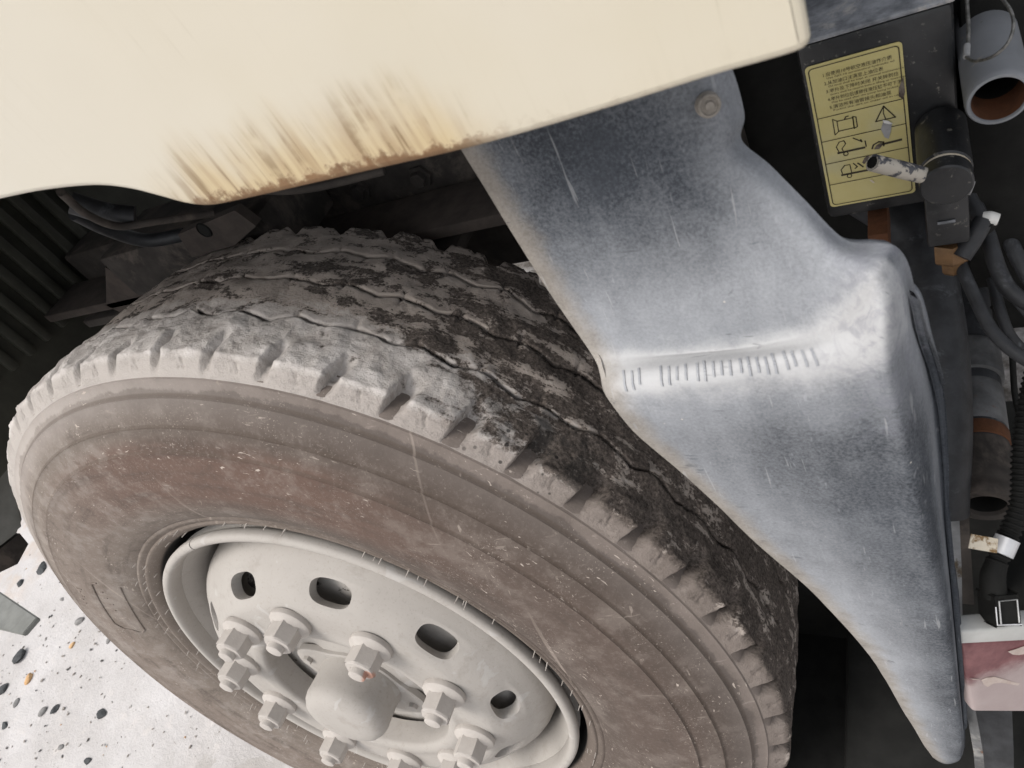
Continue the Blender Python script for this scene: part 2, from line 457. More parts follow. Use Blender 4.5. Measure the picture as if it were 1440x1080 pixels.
def m_ground():
    g = G('pale_dusty_concrete'); P = g.coord(kind='Object')
    a = g.noise(P, 2.2, 6, .6); b = g.noise(P, 20, 7, .68); c = g.noise(P, 160, 5, .7)
    col = g.mix(g.mr(a, .3, .7), (.42, .396, .380), (.57, .548, .540))
    col = g.mix(g.math('MULTIPLY', g.mr(b, .54, .70), .4), col, (.60, .555, .52))
    sp = g.mr(g.voro(P, 34), .16, .08)
    col = g.mix(g.math('MULTIPLY', sp, g.mr(g.noise(P, 3.1, 4), .50, .62)), col, (.27, .245, .225))
    x, y, z = g.sep(P)[:3]
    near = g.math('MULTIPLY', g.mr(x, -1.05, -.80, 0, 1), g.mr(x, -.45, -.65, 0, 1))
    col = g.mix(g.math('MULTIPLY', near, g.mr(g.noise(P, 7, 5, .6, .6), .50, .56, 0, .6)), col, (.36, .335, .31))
    lft = g.math('MULTIPLY', g.mr(x, -1.9, -2.3), g.mr(g.noise(P, 5, 5, .65), .46, .60))
    col = g.mix(g.math('MULTIPLY', lft, .6), col, g.mix(b, (.40, .30, .22), (.52, .42, .34)))
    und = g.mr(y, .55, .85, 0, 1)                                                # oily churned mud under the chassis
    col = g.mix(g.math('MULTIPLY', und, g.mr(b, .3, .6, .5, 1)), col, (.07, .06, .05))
    g.bump(b, .5, .01); g.bump(c, .4, .002)
    return g.out(col, .9, 0, .25)

def m_chip():
    g = G('chipped_lever_paint'); P = g.coord(truck)
    a = g.noise(P, 150, 4, .6, .4)
    col = g.mix(g.mr(a, .47, .53), (.06, .062, .072), (.42, .385, .33))
    g.bump(g.mr(a, .47, .53), .4, .0008)
    return g.out(col, .5, 0, .5)

def m_tube():
    g = G('grey_painted_pipe'); P = g.coord(truck)
    a = g.noise(P, 25, 5, .6); b = g.noise(P, 120, 5, .7)
    col = g.mix(a, (.13, .137, .148), (.245, .253, .268))
    col = g.mix(g.mr(g.noise(P, 40, 4, .6), .64, .70), col, (.36, .31, .23))
    col = g.mix(g.mr(b, .62, .74), col, (.10, .085, .07))
    g.bump(b, .2, .001)
    return g.out(col, .5, 0, .45)

def m_rust():
    g = G('rusted_steel'); P = g.coord(truck)
    a = g.noise(P, 90, 6, .7)
    col = g.mix(a, (.035, .016, .009), (.150, .058, .024))
    g.bump(a, .5, .002)
    return g.out(col, .9, .0, .3)

def m_decal():
    g = G('yellow_plastic_decal'); P = g.coord(truck)
    a = g.noise(P, 40, 5, .6); b = g.noise(P, 130, 5, .7)
    col = g.mix(a, (.47, .395, .135), (.55, .49, .245))
    col = g.mix(g.mr(g.noise(P, 22, 3), .52, .72, 0, .45), col, (.43, .42, .29))
    col = g.mix(g.math('MULTIPLY', g.mr(b, .68, .76), .5), col, (.20, .13, .06))
    g.bump(a, .15, .001)
    return g.out(col, g.mr(b, .3, .7, .3, .5), 0, .5)

def m_lens():
    g = G('sun_faded_red_lens'); P = g.coord(truck)
    x, y, z = g.sep(P)[:3]
    a = g.noise(P, 60, 6, .65); b = g.noise(P, 25, 3)
    at = g.n('ShaderNodeAttribute', attribute_name='worn'); e = at.outputs['Fac']
    f = g.mr(g.math('MULTIPLY_ADD', g.math('SUBTRACT', a, .5), .28, e), .40, .60)
    col = g.mix(g.mr(a, .3, .7), (.100, .033, .037), (.175, .072, .075))
    col = g.mix(f, col, g.mix(a, (.24, .185, .18), (.32, .27, .262)))
    g.bump(a, .3, .001)
    return g.out(col, .55, 0, .45)

M_CREAM, M_TREAD, M_SIDE, M_WHEEL, M_NUT, M_GUARD = m_paint_cream(), m_tread(), m_side(), m_wheelpaint(), m_nut(), m_mudguard()
M_GROUND, M_CHIP, M_TUBE, M_RUST, M_DECAL, M_LENS = m_ground(), m_chip(), m_tube(), m_rust(), m_decal(), m_lens()
M_BLACK = simple('black_plastic', (.005, .005, .0045), (.010, .010, .009), 40, .75, 0, .3, .2)
M_BLKMET = simple('black_painted_steel', (.008, .0085, .0095), (.018, .0185, .020), 50, .42, 0, .3, .5, (.10, .10, .10), (.64, .80), (.16, .15, .13))
M_PUMPTOP = simple('dusty_black_steel', (.10, .105, .115), (.32, .33, .35), 45, .6, 0, .3, .4, (.40, .38, .36), (.5, .62))
M_INNER = simple('dark_dusty_chassis_steel', (.022, .019, .017), (.050, .043, .038), 25, .85, 0, .4, .3, (.085, .07, .06), (.5, .66))
M_BRKT = simple('mud_coated_bracket', (.034, .027, .023), (.060, .047, .040), 40, .9)
M_LINER = simple('black_green_liner_plastic', (.028, .028, .021), (.044, .044, .034), 20, .7)
M_HOSE = simple('black_rubber_hose', (.011, .0115, .013), (.028, .029, .032), 60, .55, 0, .3, .4, (.10, .105, .115), (.56, .74))
M_GREYBR = simple('grey_dusty_bracket', (.20, .20, .20), (.33, .33, .33), 60, .7, 0, .3, .4, (.10, .075, .05), (.6, .7))
M_STEP = simple('grey_green_step_paint', (.17, .172, .16), (.22, .222, .208), 30, .8, 0, .2, .15)
M_PLATE = simple('pale_grey_step_plate', (.36, .36, .345), (.42, .42, .405), 30, .7)
M_BRASS = simple('tarnished_brass', (.10, .055, .025), (.19, .105, .045), 80, .5, .35, .2, .5)
M_DRUM = simple('dusty_brake_drum', (.36, .335, .305), (.50, .47, .435), 30, .85, 0, .4, .3, (.06, .05, .045), (.60, .64))
M_SLEEVE = simple('worn_dark_steel', (.050, .050, .050), (.11, .11, .112), 45, .6, 0, .4, .4, (.19, .185, .175), (.56, .68), (.09, .045, .025))
M_SLEEVE2 = simple('dull_wire', (.30, .30, .30), (.42, .42, .41), 90, .4, .3)
M_WHITE = simple('off_white_plastic', (.55, .54, .51), (.68, .67, .64), 60, .5)
M_SILVER = simple('silver_tape', (.52, .52, .53), (.62, .62, .63), 70, .4, .3, .2)
M_FILM = simple('torn_film', (.33, .265, .235), (.42, .355, .32), 80, .7)
M_TAG = simple('stained_paper_tag', (.55, .48, .37), (.62, .56, .46), 60, .8, 0, .2, .3, (.20, .12, .05), (.52, .6))
M_WIRE = simple('steel_cable', (.10, .10, .095), (.30, .29, .27), 200, .45, .6)
M_INK = simple('black_print', (.035, .028, .018), (.06, .05, .03), 90, .6)
M_PEEL = simple('scorched_peeled_plastic', (.20, .17, .14), (.05, .035, .025), 220, .6)
M_HAIR = simple('dusty_rubber_hair', (.36, .33, .30), (.50, .46, .42), 90, .8)
M_GROOVE = simple('grey_groove_strokes', (.25, .258, .275), (.335, .342, .355), 120, .7)  # grey tone for the groove strokes on the ledge
def m_grit():
    g = G('mixed_grit'); P = g.coord(kind='Object')
    a = g.noise(P, 23, 2, .5)
    col = g.mix(g.mr(a, .38, .42), (.10, .098, .095), (.27, .245, .22))
    col = g.mix(g.mr(a, .54, .57), col, (.42, .40, .38)); col = g.mix(g.mr(a, .66, .68), col, (.40, .24, .12))
    return g.out(col, .9, 0, .25)
M_GRIT = m_grit()
M_STONE_D = simple('dark_stone', (.030, .032, .033), (.085, .088, .09), 60, .9)
M_STONE_G = simple('grey_stone', (.16, .155, .15), (.28, .27, .26), 60, .9)
M_STONE_O = simple('orange_stone', (.46, .26, .11), (.60, .40, .22), 60, .9)
M_EMB = M_SIDE

# ------------------------------------------------------------------ ground and stones
def ground():
    n = 90
    c = np.concatenate([np.linspace(-60, -3.2, 12), np.linspace(-3, 2, 130), np.linspace(2.3, 60, 12)])
    d = np.concatenate([np.linspace(-60, -1.2, 12), np.linspace(-1, 2, 90), np.linspace(2.3, 60, 12)])
    X, Y = np.meshgrid(c, d, indexing='ij')
    near = np.exp(-((X + .6) ** 2 + Y ** 2) / 8)
    Z = (fbm(X * 4, Y * 4, X * 0, 4) - .5) * .018 * near - .006
    V = np.stack([X, Y, Z], -1).reshape(-1, 3)
    m = len(d)
    F = [(i * m + j, (i + 1) * m + j, (i + 1) * m + j + 1, i * m + j + 1) for i in range(len(c) - 1) for j in range(m - 1)]
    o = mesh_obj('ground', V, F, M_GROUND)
    o['kind'] = 'structure'
ground()

def rock_bm(bm, loc, size, seed, flat=.6, sub=2):
    r = np.random.default_rng(seed)
    res = bmesh.ops.create_icosphere(bm, subdivisions=sub, radius=1)
    dirs = r.normal(size=(7, 3)); dirs /= np.linalg.norm(dirs, axis=1)[:, None]
    cut = r.uniform(.5, .85, 7)
    q = Matrix.Rotation(r.uniform(0, 6.28), 3, 'Z')
    for v in res['verts']:
        p = np.array(v.co)
        for dd, cc in zip(dirs, cut):
            k = p @ dd
            if k > cc: p = p - dd * (k - cc)
        v.co = q @ Vector((p[0] * size * .62, p[1] * size * .42, p[2] * size * flat * .42))
        v.co += Vector(loc) + Vector((0, 0, size * flat * .22))
stones = [
    ((-2.0441,0.2766,0), .052, M_STONE_D, 'black angular stone nearest the tyre edge, just above the pale grey step plate'),
    ((-2.1106,0.213,0), .040, M_STONE_D, 'long dark stone just above the pale grey step plate'),
    ((-1.8051,0.1847,0), .022, M_STONE_G, 'small grey stone right of the pale step plate, close to the tyre'),
    ((-1.6349,0.1299,0), .034, M_STONE_G, 'grey and white flat stone beside the lower left tyre edge'),
    ((-1.5991,0.0595,-0), .022, M_STONE_O, 'small brown orange stone beside the tyre, the deeper coloured of the two orange stones'),
    ((-1.4444,0.0934,0), .018, M_STONE_G, 'tiny grey stone touching the tyre outline'),
    ((-1.8208,-0.0016,0), .056, M_STONE_D, 'largest black stone, below the pale grey step plate'),
    ((-1.7017,-0.0514,-0), .032, M_STONE_O, 'pale orange stone below the largest black stone'),
    ((-1.7933,-0.0962,0), .038, M_STONE_D, 'dark stone cut by the left edge of the picture'),
    ((-1.6833,-0.1198,0), .026, M_STONE_G, 'narrow grey stone left of the pair of dark stones'),
    ((-1.5383,-0.1176,0), .026, M_STONE_G, 'left stone of the small pair side by side on bare concrete'),
    ((-1.4889,-0.1057,0), .026, M_STONE_D, 'right stone of the small pair side by side on bare concrete'),
    ((-1.2794,-0.0821,0), .034, M_STONE_D, 'lone black pointed stone on bare concrete, farthest right'),
    ((-1.668,-0.1777,0), .030, M_STONE_D, 'dark round stone at the left edge near the bottom corner'),
    ((-1.2305,-0.1868,0), .024, M_STONE_D, 'small dark stone at the bottom, below the lone pointed black stone'),
    ((-1.3668,-0.1803,0), .020, M_STONE_G, 'small grey brown stone near the bottom of the concrete'),
]
for i, (p, s, m, lab) in enumerate(stones):
    bm = bmesh.new(); rock_bm(bm, (0, 0, 0), s, 100 + i)
    o = bm_obj('stone', bm, m, None, True, 25)
    o.location = (p[0], p[1], -.010)
    o['label'] = lab; o['category'] = 'stone'; o['group'] = 'stones scattered on the concrete'
bm = bmesh.new()
for i in range(1100):
    q_ = rng.random()
    rock_bm(bm, (-.6 - 2.2 * q_, rng.uniform(-.35, .32), -.008), float(.0028 + .010 * rng.random() ** 3) * (.7 + .6 * q_), 900 + i, .6, 1)
o = bm_obj('gravel', bm, M_GRIT, None, True, 30)
o['kind'] = 'stuff'; o['label'] = 'fine grey grit strewn over the pale concrete'; o['category'] = 'gravel'

# ------------------------------------------------------------------ tyre
YC = .1325
def mirror(pr): return [(r, 2 * YC - y) for r, y in reversed(pr)]
half = [(.276, .050), (.2815, .038), (.2842, .026), (.2864, .016), (.2892, .0090), (.2935, .0035), (.2972, .0008), (.3000, -.0015), (.3020, -.0015), (.3035, .0000),
        (.3060, -.0015), (.3085, -.0035), (.3105, -.0042), (.3125, -.0030), (.3180, -.0070), (.330, -.0120), (.345, -.0165), (.362, -.0195), (.380, -.0212), (.400, -.0213),
        (.4165, -.0196), (.4188, -.0203), (.4200, -.0180), (.4225, -.0176), (.432, -.0150),
        (.4415, -.0118), (.4436, -.0125), (.4448, -.0100), (.4475, -.0092), (.458, -.0048), (.4662, -.0004), (.4688, -.0003), (.4700, .0024), (.4730, .0045),
        (.478, .0068), (.4815, .0082), (.4838, .0083), (.4850, .0108), (.4880, .0125), (.4905, .022), (.4925, .040), (.4945, .075), (.4955, .105), (.4958, YC)]
prof = half + mirror(half)[1:]
prof += [(.262, 2 * YC - .05), (.262, .05)]
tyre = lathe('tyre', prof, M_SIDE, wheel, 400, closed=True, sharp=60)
tyre['label'] = 'brown filmed tyre sidewall and casing'

PITCH = 2 * PI / 55
def groove(y0, th, ph, amp=.0046):
    t = (th / PITCH + ph) % 1.0
    tri = np.where(t < .62, t / .62, (1 - t) / .38) * 2 - 1
    cx, cz = np.cos(th) * 1.0, np.sin(th) * 1.0
    wob = (vnoise(cx * 9 + y0 * 300, cz * 9, cx * 0 + 1.5) - .5) * .0050 + (vnoise(cx * 34 + y0 * 300, cz * 34, cx * 0 + 2.5) - .5) * .0030
    return y0 + amp * tri * (.45 + .9 * vnoise(cx * 14, cz * 14, cx * 0 + y0 * 70)) + wob

def crust(x, y, z):
    """lumps of dried mud: metres of extra height"""
    return (fbm(x * 55, y * 55, z * 55, 5) - .5) * .0052 + np.maximum(0, fbm(x * 26, y * 26, z * 26, 3) - .5) * .010 \
        + (vnoise(x * 420, y * 420, z * 420) - .5) * .0009

def radius_at(y):
    return .5085 - .0055 * ((y - YC) / .1125) ** 2

def rib(y_lo, ph_lo, y_hi, ph_hi):
    nt, ns = 1540, 22
    th = np.linspace(0, 2 * PI, nt, endpoint=False)
    s = np.linspace(0, 1, ns)
    TH, SS = np.meshgrid(th, s, indexing='ij')
    gw = .0020
    nz = (vnoise(np.cos(TH) * 60, np.sin(TH) * 60, SS * 0 + y_lo * 91) - .5) * .0022
    lo = groove(y_lo, TH, ph_lo) + gw + nz
    hi = groove(y_hi, TH, ph_hi) - gw + nz if y_hi < .24 else TH * 0 + y_hi
    u = np.clip((SS - .09) / .82, 0, 1)
    Y = lo + (hi - lo) * u
    dep = np.where(SS < .09, (1 - SS / .09), 0) + np.where(SS > .91, (SS - .91) / .09, 0)
    if y_hi >= .24:
        # far shoulder: scalloped by its own row of notches
        t = (TH / PITCH + .3) % 1.0
        notch = sst(t, .36, .42) * (1 - sst(t, .60, .72))
        dep = dep + notch * sst(SS, .62, .9) * .8
    x0, z0 = np.cos(TH) * .5, np.sin(TH) * .5
    fillm = .30 + .70 * sst(fbm(x0 * 24, np.where(SS < .5, y_lo, y_hi) * 50, z0 * 24, 3), .34, .60)
    fillm = np.where((SS > .5) & (y_hi >= .24), 1, fillm)
    R = radius_at(Y) - .0125 * np.clip(dep, 0, 1) ** .8 * fillm + crust(x0, Y, z0) * (1 - .5 * np.clip(dep, 0, 1))
    # little knife cuts running in from the zigzag corners
    for yy, ph in ((y_lo, ph_lo), (y_hi, ph_hi)):
        t = ((TH / PITCH + ph) % 1.0 - .62)
        R = R - .0045 * np.exp(-(t / .03) ** 2) * np.exp(-((Y - groove(yy, TH, ph)) / .009) ** 2)
    V = np.stack([R * np.cos(TH), Y, R * np.sin(TH)], -1).reshape(-1, 3)
    F = [(i * ns + j, ((i + 1) % nt) * ns + j, ((i + 1) % nt) * ns + j + 1, i * ns + j + 1) for i in range(nt) for j in range(ns - 1)]
    return mesh_obj('tread_rib', V, F, M_TREAD, wheel, True, None)
G1, G2, G3 = .0765, .1335, .189
rib(G1, .10, G2, .45); rib(G2, .45, G3, .8); rib(G3, .8, .246, 0)

def tread_block(idx, th0, hi):
    """one pitch of the outer shoulder: tread top from the first groove to the shoulder edge and the flank below it;
    half a notch is cut at each end"""
    nt, ns = (34, 48) if hi else (12, 16)
    u = np.linspace(-.5, .5, nt); s = np.linspace(0, 1, ns)
    U, SS = np.meshgrid(u, s, indexing='ij')
    TH = th0 + U * PITCH
    # path across: 0 groove wall, .06..  tread top,  .72 shoulder edge, 1 foot of the flank
    lo = groove(G1, TH, .10) - .0020 + (vnoise(np.cos(TH) * 60, np.sin(TH) * 60, TH * 0 + 3) - .5) * .0022
    edge_y = .0215
    a = np.clip((SS - .06) / .60, 0, 1)
    Ytop = lo + (edge_y - lo) * a
    Rtop = radius_at(Ytop) + .0015 * a
    b = np.clip((SS - .66) / .34, 0, 1)
    # rounded edge into the flank
    Yf = edge_y - .0125 * b ** .85
    Rf = radius_at(edge_y) + .0015 - .0225 * b ** 1.1
    Y = np.where(SS < .66, Ytop, Yf); R = np.where(SS < .66, Rtop, Rf)
    R = R - np.where(SS < .06, (1 - SS / .06) * .0115, 0)
    # notch: steep wall at the low-angle end of the block, long sloping wall at the high-angle end
    skew = .22 * (a - .9) + .10 * b
    left = sst(TH, .90, 1.45) * (1 - sst(TH, 3.4, 4.2))
    T_ = (U - skew + .5) % 1.0 - .5
    nl = 1 - sst(T_, -.440, -.402)
    nr = sst((T_ - .17 - .20 * left) / (.27 - .14 * left), 0, 1) ** 1.2
    nt_ = np.maximum(nl, nr)
    reach = np.where(SS < .66, sst(a, .40, .84), (1 - sst(b, .05, .98)))
    d = nt_ * reach * (1 - .55 * left)
    R = R - d * np.where(SS < .66, .0195, .0165)
    Y = Y + d * np.where(SS < .66, .0075 * sst(a, .55, 1), .0075 * (1 - b))
    # three short knife cuts in the flank
    for k in (-.045, 0.0, .045):
        cut = np.exp(-((U - .02 - k - .05 * (b - .4)) / .009) ** 2) * sst(b, .10, .18) * (1 - sst(b, .52, .62))
        R = R - cut * .0016; Y = Y + cut * .0022
    x0, z0 = np.cos(TH) * .5, np.sin(TH) * .5
    c = crust(x0, Y, z0)
    c = c * np.where(SS < .66, 1 - .55 * d, .22 * (1 - sst(b, .6, 1)))
    R = R + c * (1 + .4 * left) + np.where(SS < .66, left * .0012 * fbm(x0 * 30, Y * 30, z0 * 30, 3), 0)
    Y = Y - np.where(SS >= .66, c * .6 * (1 - sst(b, .5, .95)), 0)
    V = np.stack([R * np.cos(TH), Y, R * np.sin(TH)], -1).reshape(-1, 3)
    F = [(i * ns + j, (i + 1) * ns + j, (i + 1) * ns + j + 1, i * ns + j + 1) for i in range(nt - 1) for j in range(ns - 1)]
    me = bpy.data.meshes.new('tread_block'); me.from_pydata(V.tolist(), [], F)
    bm_ = bmesh.new(); bm_.from_mesh(me); bm_.normal_update()
    f0 = max(bm_.faces, key=lambda f: f.calc_center_median().xz.length)
    cc = f0.calc_center_median()
    if f0.normal.dot(Vector((cc.x, 0, cc.z))) < 0: bmesh.ops.reverse_faces(bm_, faces=bm_.faces)
    bm_.to_mesh(me); bm_.free()
    link('tread_block', me, M_TREAD, wheel, True, None)
for k in range(55):
    th = (math.radians(2.2 + .35) + k * PITCH + PITCH * .5) % (2 * PI)
    tread_block(k, th, th < 2.2 or th > 6.0)

# moulded outline and marks on the sidewall, vent hairs round the bead
def side_y(r): return float(np.interp(r, [p[0] for p in half[2:36]], [p[1] for p in half[2:36]]))
def sidewall_line(pts, wdt, hgt):
    """raised line on the sidewall through (angle deg, radius) points"""
    Pp = catmull(pts, 8)
    out = []
    for a, r in Pp:
        a = math.radians(a); out.append((r * math.cos(a), side_y(r) - hgt * .4, r * math.sin(a)))
    return out
marks = [[(166, .372), (158, .371), (150, .370)], [(166, .372), (167.5, .362), (168, .35)], [(150, .370), (149, .362)],
         [(149, .333), (156, .332), (163, .332), (168, .333)], [(168, .35), (169, .340), (168, .333)]]
for mk in marks:
    tube('moulded_line', sidewall_line(mk, 1, .001), .0011, M_SIDE, wheel, 6, 1)
for a, r0, r1 in ((160.0, .398, .404), (158.6, .399, .402), (157.3, .394, .400), (155.6, .396, .399), (154.4, .392, .400), (152.6, .358, .362), (155.0, .356, .361), (157.4, .352, .358), (160.0, .354, .357)):
    tube('moulded_letter', sidewall_line([(a, r0), (a + .25, r1)], 1, .0008), .0009, M_SIDE, wheel, 5, 1)
V, F = [], []
def hair(a, r, l):
    y0 = side_y(r); a = math.radians(a)
    p = Vector((r * math.cos(a), y0 + .001, r * math.sin(a)))
    q = p + Vector((rng.normal() * .0006, -l, rng.normal() * .0006))
    b = len(V); e = .00052
    for c, k in ((p, 1.0), (q, .6)):
        for dx, dz in ((-e, -e), (e, -e), (e, e), (-e, e)): V.append(c + Vector((dx * k, 0, dz * k)))
    for i in range(4): F.append((b + i, b + (i + 1) % 4, b + 4 + (i + 1) % 4, b + 4 + i))
    F.append((b, b + 1, b + 2, b + 3)); F.append((b + 4, b + 5, b + 6, b + 7))
for k in range(72):
    if rng.random() < .3: continue
    hair(k * 5 + rng.normal() * 1.2, .3015, .0055 + rng.uniform(0, .005))
    if k % 2 == 0: hair(k * 5 + 1.2 + rng.normal() * .5, .2915, .0055 + rng.uniform(0, .004))
    if k % 2 == 1 and 130 < k * 5 < 230: hair(k * 5 + 2 + rng.normal() * .5, .313, .007)
h = mesh_obj('rubber_hair', V, F, M_HAIR, wheel, False)
h['kind'] = 'stuff'

# ------------------------------------------------------------------ rim, disc, hub
rim_prof = [(.2660, .020), (.2668, .010), (.2680, .003), (.2700, -.0008), (.2730, -.0022), (.2765, -.0018), (.2792, .0000), (.2802, .0030),
            (.2797, .0085), (.2775, .013), (.274, .0165), (.270, .020)]
a_gap = math.radians(113.0)
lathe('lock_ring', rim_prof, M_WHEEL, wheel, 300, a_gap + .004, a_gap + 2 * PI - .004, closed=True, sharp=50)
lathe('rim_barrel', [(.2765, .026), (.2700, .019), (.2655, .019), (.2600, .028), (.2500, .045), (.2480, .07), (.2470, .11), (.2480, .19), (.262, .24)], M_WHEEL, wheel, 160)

def disc():
    """wheel disc: flat bolt face, cone with ten slotted holes, rolled shoulder going back to the rim"""
    r1, y1, r2, y2 = .1835, -.0205, .2235, .0120
    N = 24                                                     # samples per sector along the arc
    ins = [(.1235, .012), (.1235, -.016), (.1245, -.0195), (.1275, -.0218), (.1335, -.0228), (.1385, -.0232), (.1405, -.0222), (.150, -.0220), (.165, -.0220), (.176, -.0218), (r1, y1)]
    outs = [(r2, y2), (.2305, .0190), (.2360, .0270), (.2405, .0380), (.2430, .052), (.2440, .085)]
    bm = bmesh.new()
    def P(r, y, a): return bm.verts.new((r * math.cos(a), y, r * math.sin(a)))
    nrm = Vector((-(y2 - y1), (r2 - r1))).normalized()         # (r,y) inward normal direction of the cone
    for prof_ in (ins, outs):
        rows = [[P(r, y, 2 * PI * k / (10 * N)) for r, y in prof_] for k in range(10 * N)]
        for k in range(10 * N):
            A, B = rows[k], rows[(k + 1) % (10 * N)]
            for i in range(len(prof_) - 1): bm.faces.new((A[i], B[i], B[i + 1], A[i + 1]))
    for q in range(10):
        ac = math.radians(2) + q * 2 * PI / 10
        ac = round(ac / (2 * PI / (10 * N))) * 2 * PI / (10 * N)
        # rectangle boundary, counter-clockwise in (u along arc, v across cone)
        bnd = []
        for i in range(N): bnd.append((-.5 + i / N, 0.0))
        for i in range(8): bnd.append((.5, i / 8))
        for i in range(N): bnd.append((.5 - i / N, 1.0))
        for i in range(8): bnd.append((-.5, 1 - i / 8))
        def pos(u, v, d=0.0):
            r = r1 + (r2 - r1) * v - d * (y2 - y1) / math.hypot(r2 - r1, y2 - y1) ; y = y1 + (y2 - y1) * v + d * (r2 - r1) / math.hypot(r2 - r1, y2 - y1)
            bul = -.0030 * math.sin(PI * v)                    # slight crown
            r -= bul * (y2 - y1) / .0515 ; y += bul * (r2 - r1) / .0515
            a = ac + u * 2 * PI / 10
            return (r * math.cos(a), y, r * math.sin(a))
        rings = []
        K = 7
        for j in range(K + 1):
            t = (j / K) ** .8
            row = []
            for (u, v) in bnd:
                # slot shaped hole
                du, dv = u * .128, (v - .5) * .0515
                ang = math.atan2(dv / .0155, du / .0250)
                e = 2 / 2.7
                hu = .0250 * math.copysign(abs(math.cos(ang)) ** e, math.cos(ang)) / .128
                hv = .5 + .0155 * math.copysign(abs(math.sin(ang)) ** e, math.sin(ang)) / .0515
                uu, vv = hu + (u - hu) * t, hv + (v - hv) * t
                near = max(0, 1 - j / 2.0)
                row.append(bm.verts.new(pos(uu, vv, .0012 * near)))
            rings.append(row)
        wall1, wall2 = [], []
        for (u, v) in bnd:
            du, dv = u * .128, (v - .5) * .0515
            ang = math.atan2(dv / .0155, du / .0250); e = 2 / 2.7
            hu = .0245 * math.copysign(abs(math.cos(ang)) ** e, math.cos(ang)) / .128
            hv = .5 + .0150 * math.copysign(abs(math.sin(ang)) ** e, math.sin(ang)) / .0515
            wall1.append(bm.verts.new(pos(hu, hv, .0040))); wall2.append(bm.verts.new(pos(hu, hv, .0140)))
        rings = [wall2, wall1] + rings
        L = len(bnd)
        for A, B in zip(rings, rings[1:]):
            for i in range(L):
                bm.faces.new((A[i], A[(i + 1) % L], B[(i + 1) % L], B[i]))
    bmesh.ops.remove_doubles(bm, verts=bm.verts, dist=2e-5)
    return bm_obj('wheel_disc', bm, M_WHEEL, wheel, True, 50)
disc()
lathe('brake_drum', [(.05, .026), (.172, .016), (.190, .019), (.1985, .027), (.2005, .038), (.2005, .046), (.211, .049), (.211, .085), (.205, .090), (.205, .19)], M_DRUM, wheel, 96)
lathe('hub_face', [(.052, .002), (.066, .003), (.076, .008), (.088, .010), (.100, .012), (.110, .017), (.120, .023), (.1240, .024)], M_WHEEL, wheel, 80)
# two-eared flange with its bolts, domed cap
bm = bmesh.new()
pts = []
ax = math.radians(147)
for k in range(72):
    a = 2 * PI * k / 72
    r = .057 + .033 * max(0.0, abs(math.cos(a))) ** 10
    pts.append((r * math.cos(a + ax), r * math.sin(a + ax)))
lo = [bm.verts.new((x, .006, z)) for x, z in pts]; hi_ = [bm.verts.new((x, -.0015, z)) for x, z in pts]; hi2 = [bm.verts.new((x * .975, -.003, z * .975)) for x, z in pts]
for i in range(72):
    j = (i + 1) % 72
    bm.faces.new((lo[i], lo[j], hi_[j], hi_[i])); bm.faces.new((hi_[i], hi_[j], hi2[j], hi2[i]))
bm.faces.new(hi2)
bm_obj('hub_flange', bm, M_WHEEL, wheel, True, 40)
for s in (0, PI):
    a = ax + s
    mt = Matrix.Translation((.073 * math.cos(a), -.003, .073 * math.sin(a)))
    lathe('flange_bolt', [(.0, -.0055), (.0058, -.0055), (.0064, -.0048), (.0066, 0.001)], M_WHEEL, wheel, 6, mat=mt, sharp=20)
lathe('hub_cap', [(.0555, .004), (.0545, -.004), (.0535, -.014), (.0540, -.030), (.0545, -.040), (.0530, -.047), (.0485, -.0535), (.041, -.0575), (.028, -.0595), (.0, -.0600)], M_WHEEL, wheel, 72, sharp=60)
hexr = lambda a: 1.0 / math.cos(((a + PI / 6) % (PI / 3)) - PI / 6)
def nut():
    bm = bmesh.new()
    def lay(prof_, n, radial=None):
        rows = []
        for k in range(n):
            a = 2 * PI * k / n; s = radial(a) if radial else 1
            rows.append([bm.verts.new((r * s * math.cos(a), y, r * s * math.sin(a))) for r, y in prof_])
        for k in range(n):
            A, B = rows[k], rows[(k + 1) % n]
            for i in range(len(prof_) - 1): bm.faces.new((A[i], B[i], B[i + 1], A[i + 1]))
    lay([(.0245, .0), (.0252, -.003), (.0248, -.0060), (.0225, -.0082), (.0180, -.0100), (.0165, -.0115)], 40)
    lay([(.0160, -.0085), (.0160, -.0290), (.0158, -.0300)], 48, hexr)
    lay([(.0160, -.0299), (.0150, -.0318), (.0095, -.0322)], 48, lambda a: hexr(a) ** .5)
    lay([(.0098, -.0305), (.0098, -.0372), (.0092, -.0385), (.0060, -.0396), (.0, -.0398)], 24)
    bmesh.ops.remove_doubles(bm, verts=bm.verts, dist=1e-6)
    return bm
first = None
for k, a in enumerate((19.5, 55.5, 91.5, 127.5, 163.5, 199.5, 235.5, 271.5, 307.5, 343.5)):
    if first is None:
        first = o = bm_obj('wheel_nut', nut(), M_NUT, wheel, True, 30)
    else:
        o = first.copy(); COL.objects.link(o); o.parent = wheel
    ar = math.radians(a)
    o.location = (.160 * math.cos(ar), -.0218, .160 * math.sin(ar))
    o.rotation_euler = (0, rng.uniform(0, 1.0), 0)

